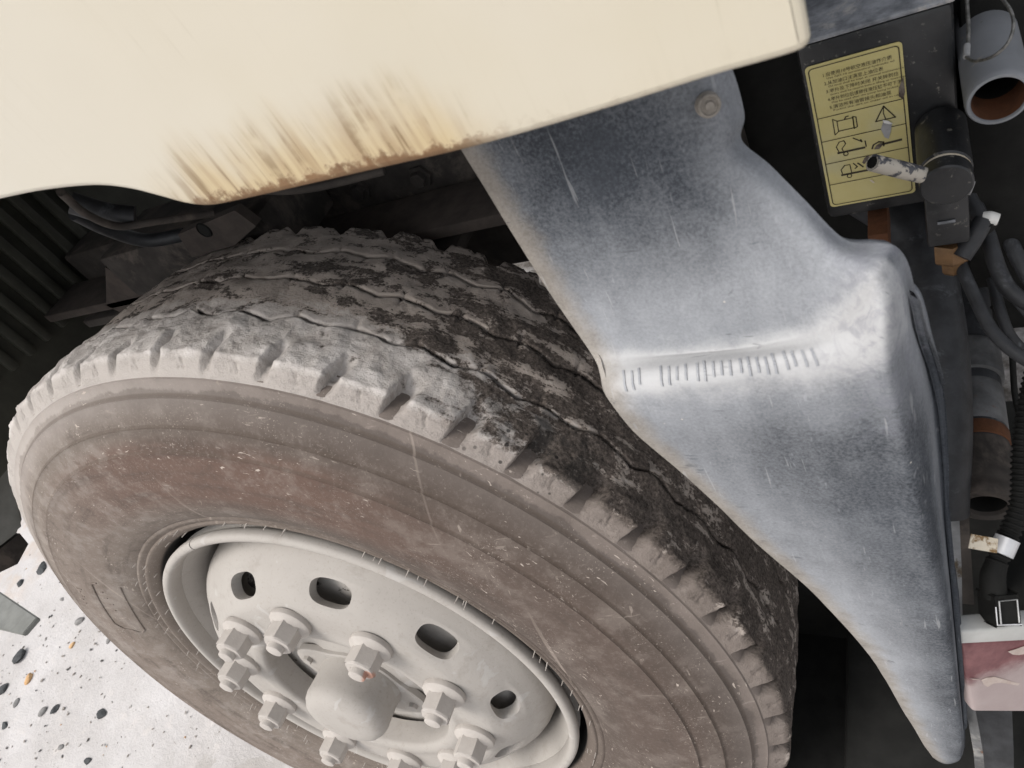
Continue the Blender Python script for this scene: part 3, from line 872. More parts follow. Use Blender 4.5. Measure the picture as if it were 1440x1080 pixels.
# ------------------------------------------------------------------ cab panel
def cab():
    edge = [(-.40, 1.222), (-.12, 1.2215), (.0142, 1.2200), (.1305, 1.2177), (0.252,0.02,1.2081)[0:3:2], (0.2768,0.02,1.2058)[0:3:2], (0.3103,0.02,1.2022)[0:3:2], (0.3429,0.02,1.1965)[0:3:2], (0.3613,0.02,1.1902)[0:3:2], (0.3747,0.02,1.1827)[0:3:2], (0.3852,0.02,1.1763)[0:3:2],
            (0.3964,0.02,1.1724)[0:3:2], (0.413,0.02,1.1708)[0:3:2], (0.4465,0.02,1.1689)[0:3:2], (0.4879,0.02,1.1667)[0:3:2], (0.521,0.02,1.1649)[0:3:2], (0.5507,0.02,1.1645)[0:3:2], (0.5748,0.02,1.1647)[0:3:2],
            (0.6043,0.02,1.1653)[0:3:2], (0.6183,0.02,1.1651)[0:3:2], (0.6259,0.02,1.1652)[0:3:2], (0.6288,0.02,1.166)[0:3:2], (0.63,0.02,1.1679)[0:3:2]]
    edge = [np.array(e) for e in edge]
    E = catmull(edge, 6)
    xe = E[-1][0]
    E = np.vstack([E, [xe + .0001, E[-1][1] + .004], [xe + .0001, E[-1][1] + .02], [xe + .0001, E[-1][1] + .12], [xe + .0001, 2.3]])
    # rows: back hem -> lip -> outer skin -> interior
    c = np.array([.2, 1.9])
    rows = []
    T = np.gradient(E, axis=0); T /= np.linalg.norm(T, axis=1)[:, None]
    Nn = np.stack([-T[:, 1], T[:, 0]], 1)                       # inward (up / forward)
    for off, y in ((.0030, .0225), (.0012, .0225), (.0003, .0221), (.0, .0214), (.0003, .0205), (.0010, .0198), (.0018, .0194), (.0026, .0192)):
        rows.append([(p[0] + n[0] * off, y, p[1] + n[1] * off) for p, n in zip(E, Nn)])
    V = [v for r_ in rows for v in r_]; L = len(E)
    F = [(i * L + j, i * L + j + 1, (i + 1) * L + j + 1, (i + 1) * L + j) for i in range(len(rows) - 1) for j in range(L - 1)]
    # the skin above the rolled edge is one flat sheet up to the window line
    base = (len(rows) - 1) * L
    k = len(V)
    j0 = max(j for j in range(L) if rows[-1][j][0] < xe - .016)
    for j in range(j0 + 1): V.append((rows[-1][j][0], .0192, 2.3))
    for j in range(j0): F.append((base + j, base + j + 1, k + j + 1, k + j))
    for j in range(j0, L - 1): F.append((k + j0, base + j, base + j + 1))
    o = mesh_obj('cab_panel', V, F, M_CREAM, truck, True, 14)
    o['label'] = 'cream lower cab side panel with rust stains along its bottom edge'
cab()
box('cab_floor', (-.61, .032, 1.222), (.575, 1.15, 1.262), M_INNER, truck, .004)
box('cab_rear_wall', (.56, .05, 1.265), (.58, 1.15, 2.1), M_BLACK, truck, .004)

# ------------------------------------------------------------------ mudguard
def mudguard():
    rows = [
        [(0.4776,0.084,1.165), (0.5076,0.082,1.1605), (0.5378,0.08,1.1556), (0.5643,0.08,1.1498), (0.5848,0.082,1.1442), (0.5925,0.095,1.1357)],
        [(0.4794,0.08,1.1472), (0.5103,0.078,1.1438), (0.541,0.077,1.14), (0.5684,0.077,1.1359), (0.5881,0.08,1.1317), (0.5937,0.095,1.1229)],
        [(0.481,0.078,1.1296), (0.5128,0.076,1.1269), (0.5441,0.075,1.1236), (0.5723,0.075,1.1204), (0.5899,0.078,1.117), (0.5933,0.095,1.1082)],
        [(0.4837,0.075,1.1047), (0.5155,0.073,1.1047), (0.5455,0.072,1.1046), (0.5725,0.072,1.1051), (0.5884,0.076,1.1055), (0.5911,0.09,1.101)],
        [(0.4863,0.073,1.078), (0.5207,0.071,1.0801), (0.5517,0.07,1.0821), (0.5799,0.07,1.0862), (0.5959,0.073,1.0921), (0.6002,0.084,1.0913)],
        [(0.4889,0.071,1.0527), (0.5264,0.069,1.057), (0.5604,0.068,1.0608), (0.5914,0.067,1.0686), (0.6064,0.07,1.0766), (0.6106,0.08,1.075)],
        [(0.4925,0.069,1.0292), (0.5358,0.066,1.0342), (0.5744,0.064,1.0403), (0.6041,0.062,1.0518), (0.6182,0.064,1.0608), (0.6231,0.076,1.0549)],
        [(0.4962,0.066,1.0155), (0.5426,0.064,1.0125), (0.5831,0.061,1.018), (0.6135,0.056,1.0338), (0.6298,0.054,1.0564), (0.6361,0.07,1.0549)],
        [(0.4992,0.062,1.0095), (0.5457,0.06,1.0113), (0.5867,0.057,1.0157), (0.6175,0.051,1.0299), (0.6338,0.049,1.0536), (0.6412,0.07,1.0523)],
        [(0.5013,0.056,1.006), (0.5499,0.05,1.0145), (0.5904,0.048,1.0186), (0.6204,0.046,1.0271), (0.6365,0.046,1.0471), (0.6443,0.074,1.0387)],
        [(0.5023,0.051,1.0014), (0.5505,0.045,1.0105), (0.5917,0.044,1.0131), (0.6227,0.043,1.0201), (0.6374,0.045,1.0355), (0.6453,0.084,1.0102)],
        [(0.5046,0.048,0.9931), (0.5498,0.044,0.9988), (0.5915,0.043,1.0004), (0.6239,0.042,1.0071), (0.6374,0.045,1.0172), (0.6469,0.094,0.9755)],
        [(0.5086,0.047,0.971), (0.5531,0.044,0.9744), (0.594,0.042,0.9792), (0.6249,0.042,0.9855), (0.6385,0.046,0.9902), (0.6509,0.102,0.9408)],
        [(0.5162,0.048,0.9451), (0.5573,0.045,0.949), (0.5965,0.042,0.956), (0.6262,0.042,0.9607), (0.64,0.046,0.9612), (0.6532,0.106,0.9018)],
        [(0.5316,0.049,0.8975), (0.5662,0.046,0.9042), (0.5987,0.043,0.9123), (0.6269,0.042,0.918), (0.6413,0.046,0.9159), (0.6527,0.104,0.8458)],
        [(0.5455,0.05,0.8484), (0.5745,0.047,0.8566), (0.6026,0.044,0.8664), (0.6277,0.043,0.8729), (0.6424,0.046,0.8726), (0.6507,0.092,0.8017)],
        [(0.5704,0.052,0.7675), (0.5924,0.049,0.7783), (0.6128,0.046,0.7899), (0.6314,0.045,0.7977), (0.6445,0.047,0.7989), (0.65,0.076,0.7523)],
        [(0.5924,0.053,0.6687), (0.6069,0.051,0.6774), (0.6208,0.048,0.6885), (0.6334,0.047,0.6967), (0.6454,0.048,0.702), (0.6499,0.064,0.681)],
        [(0.6048,0.054,0.5587), (0.6151,0.052,0.5646), (0.6257,0.05,0.5726), (0.6359,0.049,0.5808), (0.6458,0.05,0.5877), (0.6496,0.058,0.5885)],
        [(0.6142,0.056,0.4691), (0.6214,0.054,0.4678), (0.6294,0.052,0.4735), (0.6379,0.051,0.4845), (0.6458,0.051,0.5016), (0.6491,0.056,0.514)],
        [(0.6202,0.06,0.4058), (0.6255,0.057,0.4064), (0.6308,0.055,0.4105), (0.637,0.054,0.4209), (0.6432,0.054,0.4389), (0.648,0.057,0.4702)],
    ]
    A = np.array(rows, float)
    nu, nv = 28, 7
    A1 = np.stack([catmull(A[:, j], nv) for j in range(A.shape[1])], 1)
    B = np.stack([catmull(A1[i], nu) for i in range(A1.shape[0])], 0)
    nr, nc = B.shape[:2]
    # soft waves of moulded plastic, and two creases on the rear flank
    u = np.linspace(0, 1, nc)[None, :, None]
    crease = np.exp(-((u - .900) / .016) ** 2) * .55 + np.exp(-((u - .955) / .014) ** 2)
    vv = np.linspace(0, 1, nr)[:, None, None]
    fl = np.where((u > .895) & (u < .95), np.sin(PI * np.clip((u - .895) / .055, 0, 1)), 0) + np.where(u >= .95, np.sin(PI * .8 * np.clip((u - .95) / .05, 0, 1)), 0) * 1.2
    B[:, :, 1:2] += fl * .0090 * sst(vv, .44, .56) * (1 - sst(vv, .78, .98))
    wob = (fbm(B[..., 0] * 22, B[..., 1] * 22, B[..., 2] * 22, 2) - .5) * .0022
    B[..., 1] += wob
    global GUARD_SURF
    GUARD_SURF = B.copy()
    # thin lip turned in along the wheel edge
    first_ = B[:, :1].copy(); first_[..., 1] += .0030; first_[..., 0] += .0012
    mid = B[:, :1].copy(); mid[..., 1] += .0012; mid[..., 0] -= .0002
    Bx = np.concatenate([first_, mid, B], 1)
    # the rear flank runs on inboard, out of sight behind the corner
    last = Bx[:, -1:].copy(); last[..., 1] += .006; last[..., 0] -= .003; last[..., 2] -= .002
    Bx = np.concatenate([Bx, last], 1)
    nr, nc = Bx.shape[:2]
    V = Bx.reshape(-1, 3)
    F = [(i * nc + j, i * nc + j + 1, (i + 1) * nc + j + 1, (i + 1) * nc + j) for i in range(nr - 1) for j in range(nc - 1)]
    me = bpy.data.meshes.new('mudguard'); me.from_pydata(V.tolist(), [], F)
    at = me.attributes.new('edge', 'FLOAT', 'POINT')
    d = np.linalg.norm(Bx - Bx[:, 1:2], axis=2); d[:, :2] = 0
    at.data.foreach_set('value', np.clip(d / .12, 0, 1).reshape(-1))
    W = np.repeat(np.linspace(0, 20, nr)[:, None], nc, 1); U = np.repeat(np.clip((np.arange(nc) - 2) / (nc - 4), 0, 1)[None], nr, 0)
    led = sst(W, 6.0, 7.8) * (1 - sst(W, 9.6, 12.2)) * (1 - .40 * sst(U, .70, .90)) * (1 - sst(U, .90, .95))
    # dust sticks most on the lower slope of the upper face and down the outer part of the skirt
    dst = .20 + .56 * sst(W, 3.2, 6.8) * (1 - sst(W, 7, 8)) + .60 * sst(W, 7.5, 9) * (1 - sst(W, 9.8, 13.2)) * (1 - .25 * U)
    dst = dst - .22 * np.exp(-((W - 2.4) / 1.7) ** 2) * np.exp(-((U - .40) / .30) ** 2) + .30 * sst(U, .52, .85) * (1 - sst(W, 5, 6.5))
    dst = dst + .34 * sst(W, 10, 13) * (1 - sst(U, .06, .45)) + .30 * sst(W, 14, 17) * (1 - sst(U, .35, .9)) + .26 * sst(U, .84, .89) * (1 - sst(U, .90, .93)) * sst(W, 6, 8)
    dst = dst - .40 * sst(U, .905, .94) * sst(W, 8.5, 10.5) + .30 * sst(U, .965, .995) * sst(W, 8.5, 10.5) - .14 * sst(W, 12, 14) * sst(U, .35, .6)
    for nm, val in (('ledge', led), ('dust', dst)):
        a_ = me.attributes.new(nm, 'FLOAT', 'POINT'); a_.data.foreach_set('value', np.ascontiguousarray(val, dtype=np.float32).reshape(-1))
    bm = bmesh.new(); bm.from_mesh(me); bm.normal_update()
    if sum(f.normal.y for f in bm.faces) > 0: bmesh.ops.reverse_faces(bm, faces=bm.faces)
    bm.to_mesh(me); bm.free()
    o = link('mudguard', me, M_GUARD, truck, True, None)
    so_ = o.modifiers.new('thickness', 'SOLIDIFY'); so_.thickness = .003; so_.offset = -1
    o['label'] = 'dusty grey plastic mudguard behind the wheel with a ribbed ledge'
    return o
guard = mudguard()
# row of short moulded grip ribs along the ledge
bm = bmesh.new()
def guard_at(W, U):
    nr, nc = GUARD_SURF.shape[:2]
    i, j = W / 20 * (nr - 1), U * (nc - 1)
    i0, j0 = int(i), int(j)
    fi, fj = i - i0, j - j0
    q = GUARD_SURF
    return Vector((q[i0, j0] * (1 - fi) + q[i0 + 1, j0] * fi) * (1 - fj) + (q[i0, j0 + 1] * (1 - fi) + q[i0 + 1, j0 + 1] * fi) * fj)
for u in (.055, .074, .091, .140, .158, .176, .196, .222, .238, .257, .275, .294, .318, .336, .356, .376, .395, .424, .444, .470, .495):
    w0, w1 = 8.75 + rng.uniform(-.1, .2), 10.15 - u * .5 + rng.uniform(-.25, .1)
    for i in range(7):
        a_, b_ = w0 + (w1 - w0) * i / 7, w0 + (w1 - w0) * (i + 1) / 7
        p, q = guard_at(a_, u + .003 * (1 - i / 7)), guard_at(b_, u + .003 * (1 - (i + 1) / 7))
        p.y -= .0001; q.y -= .0001
        dd = q - p; L = dd.length
        mt = Matrix.Translation((p + q) / 2) @ dd.to_track_quat('Z', 'Y').to_matrix().to_4x4()
        box_bm(bm, (-.00055, -.00062, -L * .52), (.00055, .00062, L * .52), 0, 1, mt)
o = bm_obj('grip_ribs', bm, M_GROOVE, guard, True, 40)
o['kind'] = 'stuff'
# push-in fastener near the top of the mudguard
fp = Vector((0.5869,0.0745,1.1282))
fm = frame_to(fp, (.35, -.85, .25))
lathe('fastener', [(.0, -.0030), (.0016, -.0030), (.0018, -.0020), (.0030, -.0020), (.0033, -.0026), (.0040, -.0024), (.0044, -.0010), (.0046, .002)], M_GUARD, guard, 24, mat=fm, sharp=30)

# ------------------------------------------------------------------ cab tilt pump with its decal
pump = empty('tilt_pump', (0.5878,0.3,0.8941), truck)
P0 = Vector(pump.location)
def rel(p): return tuple(Vector(p) - P0)
def pbox(name, lo, hi, m, bevel=.002, parent=pump): return box(name, rel(lo), rel(hi), m, parent, bevel)
TL, BR = (0.5872,0.3,1.0289), (0.6725,0.3,0.8894)
tank = pbox('reservoir', (TL[0], .300, BR[2]), (BR[0], .40, TL[2]), M_BLKMET, .0045)
pbox('reservoir_lid', (TL[0] - .001, .298, TL[2] + .0005), (BR[0] + .001, .402, TL[2] + .004), M_PUMPTOP, .0015)
bm = bmesh.new(); rock_bm(bm, rel((TL[0] + .052, .345, TL[2] + .003)), .040, 5, .25); rock_bm(bm, rel((TL[0] + .068, .325, TL[2] + .003)), .026, 6, .2)
bm_obj('mud_crust', bm, M_BRKT, pump, True, 30)
dx0, dx1, dz0, dz1 = .5905, .6455, .372 + HUB_Z, .485 + HUB_Z
def D(u, v, e=.0): return Vector((dx0 + u * (dx1 - dx0), .2992 - e, dz1 - v * (dz1 - dz0))) - P0
def rr(u0, v0, u1, v1, r, n=6):
    """rounded rectangle in decal units, r in units of decal width"""
    ar = (dx1 - dx0) / (dz1 - dz0); out = []
    for cx, cy, a in ((u1 - r, v0 + r * ar, -90), (u1 - r, v1 - r * ar, 0), (u0 + r, v1 - r * ar, 90), (u0 + r, v0 + r * ar, 180)):
        for k in range(n + 1):
            t = math.radians(a + 90 * k / n); out.append((cx + r * math.cos(t), cy + r * ar * math.sin(t)))
    return out
R_ = rr(0, 0, 1, 1, .05)
Vv = [D(u, v, 0) for u, v in R_] + [D(u, v, .0006) for u, v in R_]; n_ = len(R_)
decal = mesh_obj('instruction_decal', Vv, [tuple(range(n_, 2 * n_))] + [(i, (i + 1) % n_, n_ + (i + 1) % n_, n_ + i) for i in range(n_)], M_DECAL, pump, False)
decal['label'] = 'yellow instruction decal with printed text and pictograms'
ar_ = (dx1 - dx0) / (dz1 - dz0)
PV, PF = [], []
def stroke(pts, wd=.010, closed=False):
    """flat printed line; pts in decal units, wd in units of decal width"""
    q = [Vector((u, v / ar_)) for u, v in pts]
    if closed: q.append(q[0])
    for a, b in zip(q, q[1:]):
        d = (b - a)
        if d.length < 1e-6: continue
        d.normalize(); n = Vector((-d.y, d.x)) * wd / 2; a2, b2 = a - d * wd * .3, b + d * wd * .3
        k = len(PV)
        for p in (a2 + n, b2 + n, b2 - n, a2 - n): PV.append(D(p.x, p.y * ar_, .0009))
        PF.append((k, k + 1, k + 2, k + 3))
def circ(u, v, r, wd=.010): stroke([(u + r * math.cos(t), v + r * ar_ * math.sin(t)) for t in np.linspace(0, 2 * PI, 13)[:-1]], wd, True)
stroke(rr(.035, .018, .965, .982, .045), .011, True)
for v in (.338, .500, .662, .822): stroke([(.035, v), (.965, v)], .010)
# row one: lamp shaped pictogram and arrow head
stroke([(.20, .362), (.20, .470), (.245, .452), (.245, .380)], .010, True)
stroke([(.245, .382), (.42, .382), (.42, .450), (.245, .450)], .012); stroke([(.42, .375), (.455, .382), (.455, .447), (.42, .455)], .012, True)
stroke([(.33, .380), (.345, .366), (.375, .364)], .014)
stroke([(.755, .355), (.655, .443), (.865, .443)], .014, True); stroke([(.755, .355), (.745, .40), (.762, .44)], .010)
# rows two and three: trucks with the cab tilting
def pict(u, v, tilt):
    stroke([(u, v), (u + .30, v)], .028); circ(u + .085, v + .016, .026, .011)
    if tilt:
        stroke([(u + .01, v - .010), (u - .01, v - .045), (u + .03, v - .075), (u + .085, v - .078), (u + .10, v - .055), (u + .05, v - .025), (u + .06, v - .008)], .011)
        stroke([(u + .19, v - .082), (u + .28, v - .045)], .013); stroke([(u + .27, v - .06), (u + .28, v - .043)], .016)
    else:
        stroke([(u + .01, v - .008), (u + .0, v - .040), (u + .05, v - .068), (u + .11, v - .066), (u + .115, v - .008)], .011)
        stroke([(u + .15, v - .070), (u + .19, v - .040), (u + .16, v - .030)], .014)
pict(.20, .600, True); pict(.20, .765, False)
stroke([(.515, .555), (.52, .595)], .014); stroke([(.40, .70), (.455, .735)], .018)
stroke([(.66, .605), (.90, .600)], .030); stroke([(.58, .62), (.60, .595), (.66, .582), (.71, .59), (.71, .617)], .018)
pr_ = mesh_obj('printed_pictograms', PV, PF, M_INK, decal, False)
pr_.parent = pump
def text(txt, u, v, hgt, width=None):
    c = bpy.data.curves.new('printed_text', 'FONT'); c.body = txt; c.size = 1.0; c.resolution_u = 2
    t = bpy.data.objects.new('printed_text', c); COL.objects.link(t)
    bpy.context.view_layer.update()
    me = bpy.data.meshes.new_from_object(t.evaluated_get(bpy.context.evaluated_depsgraph_get()))
    bpy.data.objects.remove(t); bpy.data.curves.remove(c)
    if not len(me.vertices): return
    co = np.empty(len(me.vertices) * 3); me.vertices.foreach_get('co', co); co = co.reshape(-1, 3)
    wd = dx1 - dx0
    sx = hgt * wd / .72
    if width: sx = width * wd / max(1e-6, co[:, 0].max())
    sz = hgt * wd / .72
    o0 = D(u, v, .0010)
    new = np.stack([o0.x + co[:, 0] * sx, np.full(len(co), o0.y), o0.z + co[:, 1] * sz], 1)
    me.vertices.foreach_set('co', new.reshape(-1))
    link('printed_text', me, M_INK, pump, False)
lines = [('1.应使用10号航空液压油作介质', 'Use NO.10 aeronautical hydraulic oil', .17, .72, .70),
         ('2.从加油口注满至上油位表', 'Oil level shall be kept at normal maintenance', .17, .62, .78),
         ('3.举升及下降时关闭 开关转到位', 'Gears shall be neutral before lifting or lowering', .17, .76, .78),
         ('4.举升到位后请锁住液压缸不可下落', 'May be used after the pump being locked', .17, .78, .70),
         ('5.清洁所有油管接头和油泵', 'Forbid the dirt to enter oil in use', .17, .66, .72)]
for i, (cn, en, u, w1, w2) in enumerate(lines):
    v = .083 + i * .052
    text(cn, u + .005 * i, v, .040, w1); text(en, u + .04 + .004 * i, v + .019, .024, w2)
# scorched and peeled spots
def blob(pts, m, e=.0011, name='peeled_patch'):
    q = [D(u, v, e) for u, v in pts]
    mesh_obj(name, q, [tuple(range(len(q)))], m, pump, False)
blob([(.74, .445), (.79, .455), (.82, .480), (.80, .53), (.77, .575), (.73, .56), (.70, .50)], M_GREYBR)
blob([(.73, .44), (.78, .452), (.83, .478), (.79, .476), (.74, .462)], M_WHITE, .0014)
blob([(.60, .625), (.63, .600), (.68, .590), (.70, .605), (.66, .63)], M_PEEL, .0013)
blob([(.45, .70), (.48, .672), (.53, .655), (.54, .672), (.50, .70), (.47, .715)], M_PEEL, .0013)
blob([(.93, .26), (.955, .235), (.985, .20), (.985, .30), (.96, .34), (.92, .315)], M_PEEL, .0013)
blob([(.50, .835), (.53, .84), (.56, .865), (.54, .868)], M_TAG, .0013)
# valve body, lever, fittings
hp = Vector((0.6625,0.235,0.9509))
def cyl_y(name, p, y0, y1, r, m, n=32, bev=.001, parent=pump):
    mt = Matrix.Translation(Vector((p[0], 0, p[2])) - Vector((P0[0], P0[1], P0[2])))
    return lathe(name, [(0, y0), (r - bev, y0), (r, y0 + bev), (r, y1 - bev), (r - bev, y1), (0, y1)], m, parent, n, mat=mt, sharp=35)
cyl_y('valve_head', hp, .235, .247, .0142, M_BLKMET)
cyl_y('valve_seal', hp, .2472, .2488, .0139, M_TAG)
cyl_y('valve_body', hp, .249, .298, .0146, M_BLKMET)
sp_ = Vector((0.6621,0.262,0.9522)); 
lathe('bleed_screw', [(0, .010), (.0030, .010), (.0034, .009), (.0034, .004), (.0048, .004), (.0048, -.003)], M_BLKMET, pump, 8, mat=Matrix.Translation(sp_ - P0) @ Matrix.Rotation(PI / 2, 4, 'X'), sharp=25)
l0, l1 = Vector((0.6264,0.225,0.9848)), Vector((0.656,0.243,0.9529))
tube('pump_lever', [l0 - P0, l0 + (l1 - l0) * .5 - P0, l1 - P0], [.0049, .0051, .0047], M_CHIP, pump, 18, 6)
tube('lever_socket', [l0 - P0 - (l1 - l0).normalized() * .0008, l0 - P0 + (l1 - l0).normalized() * .004], .0034, M_BLACK, pump, 12, 1)
v0 = Vector((0.6618,0.25,0.9231)); v1 = Vector((0.6638,0.25,0.8912))
box('valve_block', tuple(Vector((v0.x - .0115, .250, v1.z)) - P0), tuple(Vector((v0.x + .0125, .285, v0.z + .012)) - P0), M_BLKMET, pump, .002)
pp_ = Vector((0.6617,0.2492,0.9117))
box('data_plate', tuple(Vector((pp_.x - .005, .2488, pp_.z - .0008)) - P0), tuple(Vector((pp_.x + .005, .2498, pp_.z + .0012)) - P0), M_PUMPTOP, pump, .0003)
f0 = Vector((0.6641,0.262,0.8807)); fz = frame_to(f0, (0, -.15, -1), (1, 0, 0))
fm_ = Matrix.Translation(-P0) @ fz
lathe('brass_fitting', [(0, .004), (.0098, .004), (.0102, .003), (.0102, -.009), (.0095, -.0105), (.0066, -.0115), (.0064, -.019), (.0050, -.0215), (.0, -.022)], M_BRASS, pump, 48, mat=fm_, sharp=22, radial=lambda a: hexr(a))
tube('bypass_screw', [Vector((0.6704,0.245,0.9413)) - P0, Vector((0.676,0.243,0.9398)) - P0], .0042, M_GREYBR, pump, 6, 1)

# ------------------------------------------------------------------ pipes, tubes, hoses on the right
mo = Vector((0.6901,0.2585,0.9862))
pipe = lathe('filler_pipe', [(.0127, .022), (.0131, .0003), (.0137, -.0008), (.0152, -.0006), (.0160, .0008), (.0163, .004), (.0163, .20), (.0163, .5)], M_TUBE, truck, 48, mat=Matrix.Translation(mo), sharp=50)
lathe('rusty_pipe_bore', [(.0130, .0004), (.0129, .006), (.0126, .022)], M_RUST, pipe, 40, mat=Matrix.Translation(mo))
lathe('pipe_bore', [(.0126, .0219), (.0125, .15), (.0, .15)], M_BLACK, pipe, 40, mat=Matrix.Translation(mo))
cb = [(0.6805,0.328,1.0246), (0.6798,0.3151,1.0168), (0.6792,0.2982,1.0116), (0.6774,0.2783,1.0063)]
tube('safety_cable', cb, .0011, M_WIRE, truck, 8, 8)
tube('cable_ferrule', [(0.6776,0.2859,1.0082), (0.6766,0.2763,1.0067)], .0018, M_GREYBR, truck, 10, 1)
tube('safety_cable', [(0.6766,0.2763,1.0067), (0.68,0.267,1.0082), (0.6869,0.2537,1.0158), (0.6933,0.2521,1.0218), (0.6967,0.26,1.026), (0.6965,0.2708,1.0296), (0.6925,0.2864,1.0325), (0.6882,0.3088,1.0325)], .0009, M_WIRE, truck, 8, 8)
tube('pipe_cap', [(0.6821,0.3502,1.0118), (0.6818,0.3365,1.0076)], [.0105, .0095], M_BLACK, truck, 20, 1)
box('pump_mount', (BR[0] + .004, .33, BR[2] - .12), (BR[0] + .05, .42, TL[2] + .02), M_BLACK, truck, .003)

to = Vector((0.6752,0.1741,0.6884))
TM = Matrix.Translation(to)
ct = lathe('cross_tube', [(.0205, .054), (.0205, .085), (.0207, .120), (.0207, .165), (.0212, .40), (.0212, .9)], M_PUMPTOP if False else M_HOSE, truck, 48, mat=TM)
lathe('tube_collar', [(.0135, .030), (.0135, .002), (.0145, .0), (.0212, .0), (.0222, .002), (.0222, .009), (.0208, .011), (.0208, .016), (.0222, .018), (.0222, .050), (.0205, .055)], M_INNER, ct, 48, mat=TM)
lathe('collar_bore', [(.0134, .003), (.0130, .05), (0, .05)], M_BLACK, ct, 40, mat=TM)
lathe('rusted_band', [(.0206, .056), (.0216, .057), (.0216, .068), (.0206, .070)], M_RUST, ct, 48, mat=TM)
lathe('tube_clamp', [(.0207, .124), (.0232, .125), (.0236, .130), (.0236, .156), (.0228, .160), (.0207, .162)], M_SLEEVE, ct, 48, mat=TM)
lathe('dusty_sleeve', [(.0206, .072), (.0214, .073), (.0214, .112), (.0206, .115)], M_SLEEVE, ct, 48, mat=TM)
box('rusty_lug', (to.x - .030, to.y + .070, to.z - .006), (to.x - .021, to.y + .088, to.z + .004), M_RUST, ct, .001)
box('rusty_lug', (to.x - .031, to.y + .135, to.z + .008), (to.x - .020, to.y + .150, to.z + .018), M_RUST, ct, .001)
tube('air_hose', [(0.607,0.3815,0.8501), (0.6303,0.3611,0.8365), (0.6449,0.3343,0.8165), (0.6487,0.298,0.7967), (0.6506,0.2571,0.7744), (0.6488,0.2114,0.743), (0.6423,0.1659,0.6921)], .0215, M_HOSE, truck, 28, 8)
box('rusty_bracket', tuple(Vector((0.613,0.283,0.8826)) - Vector((0, 0, 0))), tuple(Vector((0.6262,0.3333,0.8542))), M_RUST, truck, .001)
for pts, r in ((((1362, 278, .50), (1385, 322, .49), (1402, 380, .48), (1440, 440, .47), (1480, 470, .47)), .0062),
               (((1392, 262, .56), (1412, 318, .55), (1436, 372, .54), (1470, 430, .54)), .0065),
               (((1352, 372, .49), (1368, 412, .48), (1400, 470, .47), (1448, 520, .46), (1490, 548, .46)), .0052),
               (((1374, 300, .54), (1400, 350, .53), (1425, 400, .53), (1470, 410, .53)), .0060)):
    pass
tube('hydraulic_hose', [(0.677,0.3066,0.8832), (0.6847,0.2836,0.8722), (0.6899,0.2554,0.8585), (0.6966,0.242,0.8489), (0.7137,0.2336,0.8355)], .0052, M_HOSE, truck, 14, 8)
tube('hydraulic_hose', [(0.6891,0.3736,0.8392), (0.6998,0.347,0.8226), (0.7096,0.3169,0.8035), (0.7275,0.2954,0.7699)], .0055, M_HOSE, truck, 14, 8)
tube('hydraulic_hose', [(0.6677,0.2618,0.8664), (0.6742,0.2387,0.8563), (0.6832,0.2143,0.8429), (0.6972,0.1986,0.8333), (0.7175,0.1957,0.8143)], .0042, M_HOSE, truck, 14, 8)
tube('hydraulic_hose', [(0.6914,0.3198,0.7895), (0.695,0.2927,0.7781), (0.7016,0.2793,0.7608), (0.7212,0.2685,0.7353)], .0040, M_HOSE, truck, 14, 8)
tube('wiring_cable', [(0.6817,0.3426,0.8646), (0.6912,0.3098,0.8433), (0.6951,0.2754,0.8251), (0.7087,0.252,0.8089)], .0022, M_HOSE, truck, 10, 8)
tube('wiring_cable', [(0.6971,0.4434,0.8012), (0.7114,0.4203,0.7846), (0.7197,0.3912,0.7676), (0.7343,0.3871,0.7522)], .0026, M_HOSE, truck, 10, 8)
tube('wiring_cable', [(0.6932,0.3374,0.7412), (0.7038,0.323,0.7197), (0.7043,0.2827,0.6834), (0.7111,0.258,0.6559)], .0024, M_BLACK, truck, 10, 8)
tube('cable_tie', [(0.6827,0.2662,0.8896), (0.6851,0.2628,0.8877)], .0072, M_BLACK, truck, 14, 1)
tube('hose_elbow', [(0.669,0.2506,0.8789), (0.6744,0.2568,0.8848), (0.6796,0.262,0.8914), (0.6831,0.2663,0.8955)], [.0058, .0064, .0062, .0056], M_HOSE, truck, 16, 6)
tube('hose_end_cap', [(0.6835,0.2664,0.8953), (0.6862,0.2658,0.8957), (0.6907,0.2648,0.8943)], [.0048, .0046, .0038], M_WHITE, truck, 14, 4)
tube('corrugated_conduit', [(0.6927,0.4235,0.8183), (0.7027,0.3965,0.8017), (0.7102,0.3722,0.7897), (0.7228,0.3504,0.7601)], .0055, M_BLACK, truck, 12, 8, corrug=.0014)
cd = tube('corrugated_conduit', [(0.7122,0.2352,0.7911), (0.7031,0.2059,0.7724), (0.6973,0.1778,0.752), (0.6944,0.1543,0.7335), (0.689,0.1394,0.7246), (0.682,0.1259,0.7182), (0.6759,0.1126,0.7113)], .0058, M_BLACK, truck, 14, 8, corrug=.0013)
tube('silver_tape_band', [(0.6841,0.1266,0.725), (0.6792,0.1168,0.7203)], .0078, M_SILVER, cd, 16, 1)
tube('taped_harness', [(0.6769,0.1148,0.7124), (0.6736,0.1055,0.7068), (0.6735,0.0949,0.6975)], [.0068, .0080, .0085], M_BLACK, cd, 16, 6)
a, b, c_, d_ = [Vector(AD(x, y, z)) for x, y, z in ()] if False else (Vector((0.6627,0.1188,0.7432)), Vector((0.6783,0.1215,0.7329)), Vector((0.6768,0.1136,0.7271)), Vector((0.6603,0.1107,0.7378)))
nn = (b - a).cross(d_ - a).normalized() * .0006
mesh_obj('paper_tag', [a, b, c_, d_, a + nn, b + nn, c_ + nn, d_ + nn], [(0, 1, 2, 3), (4, 5, 6, 7), (0, 1, 5, 4), (1, 2, 6, 5), (2, 3, 7, 6), (3, 0, 4, 7)], M_TAG, cd, False)
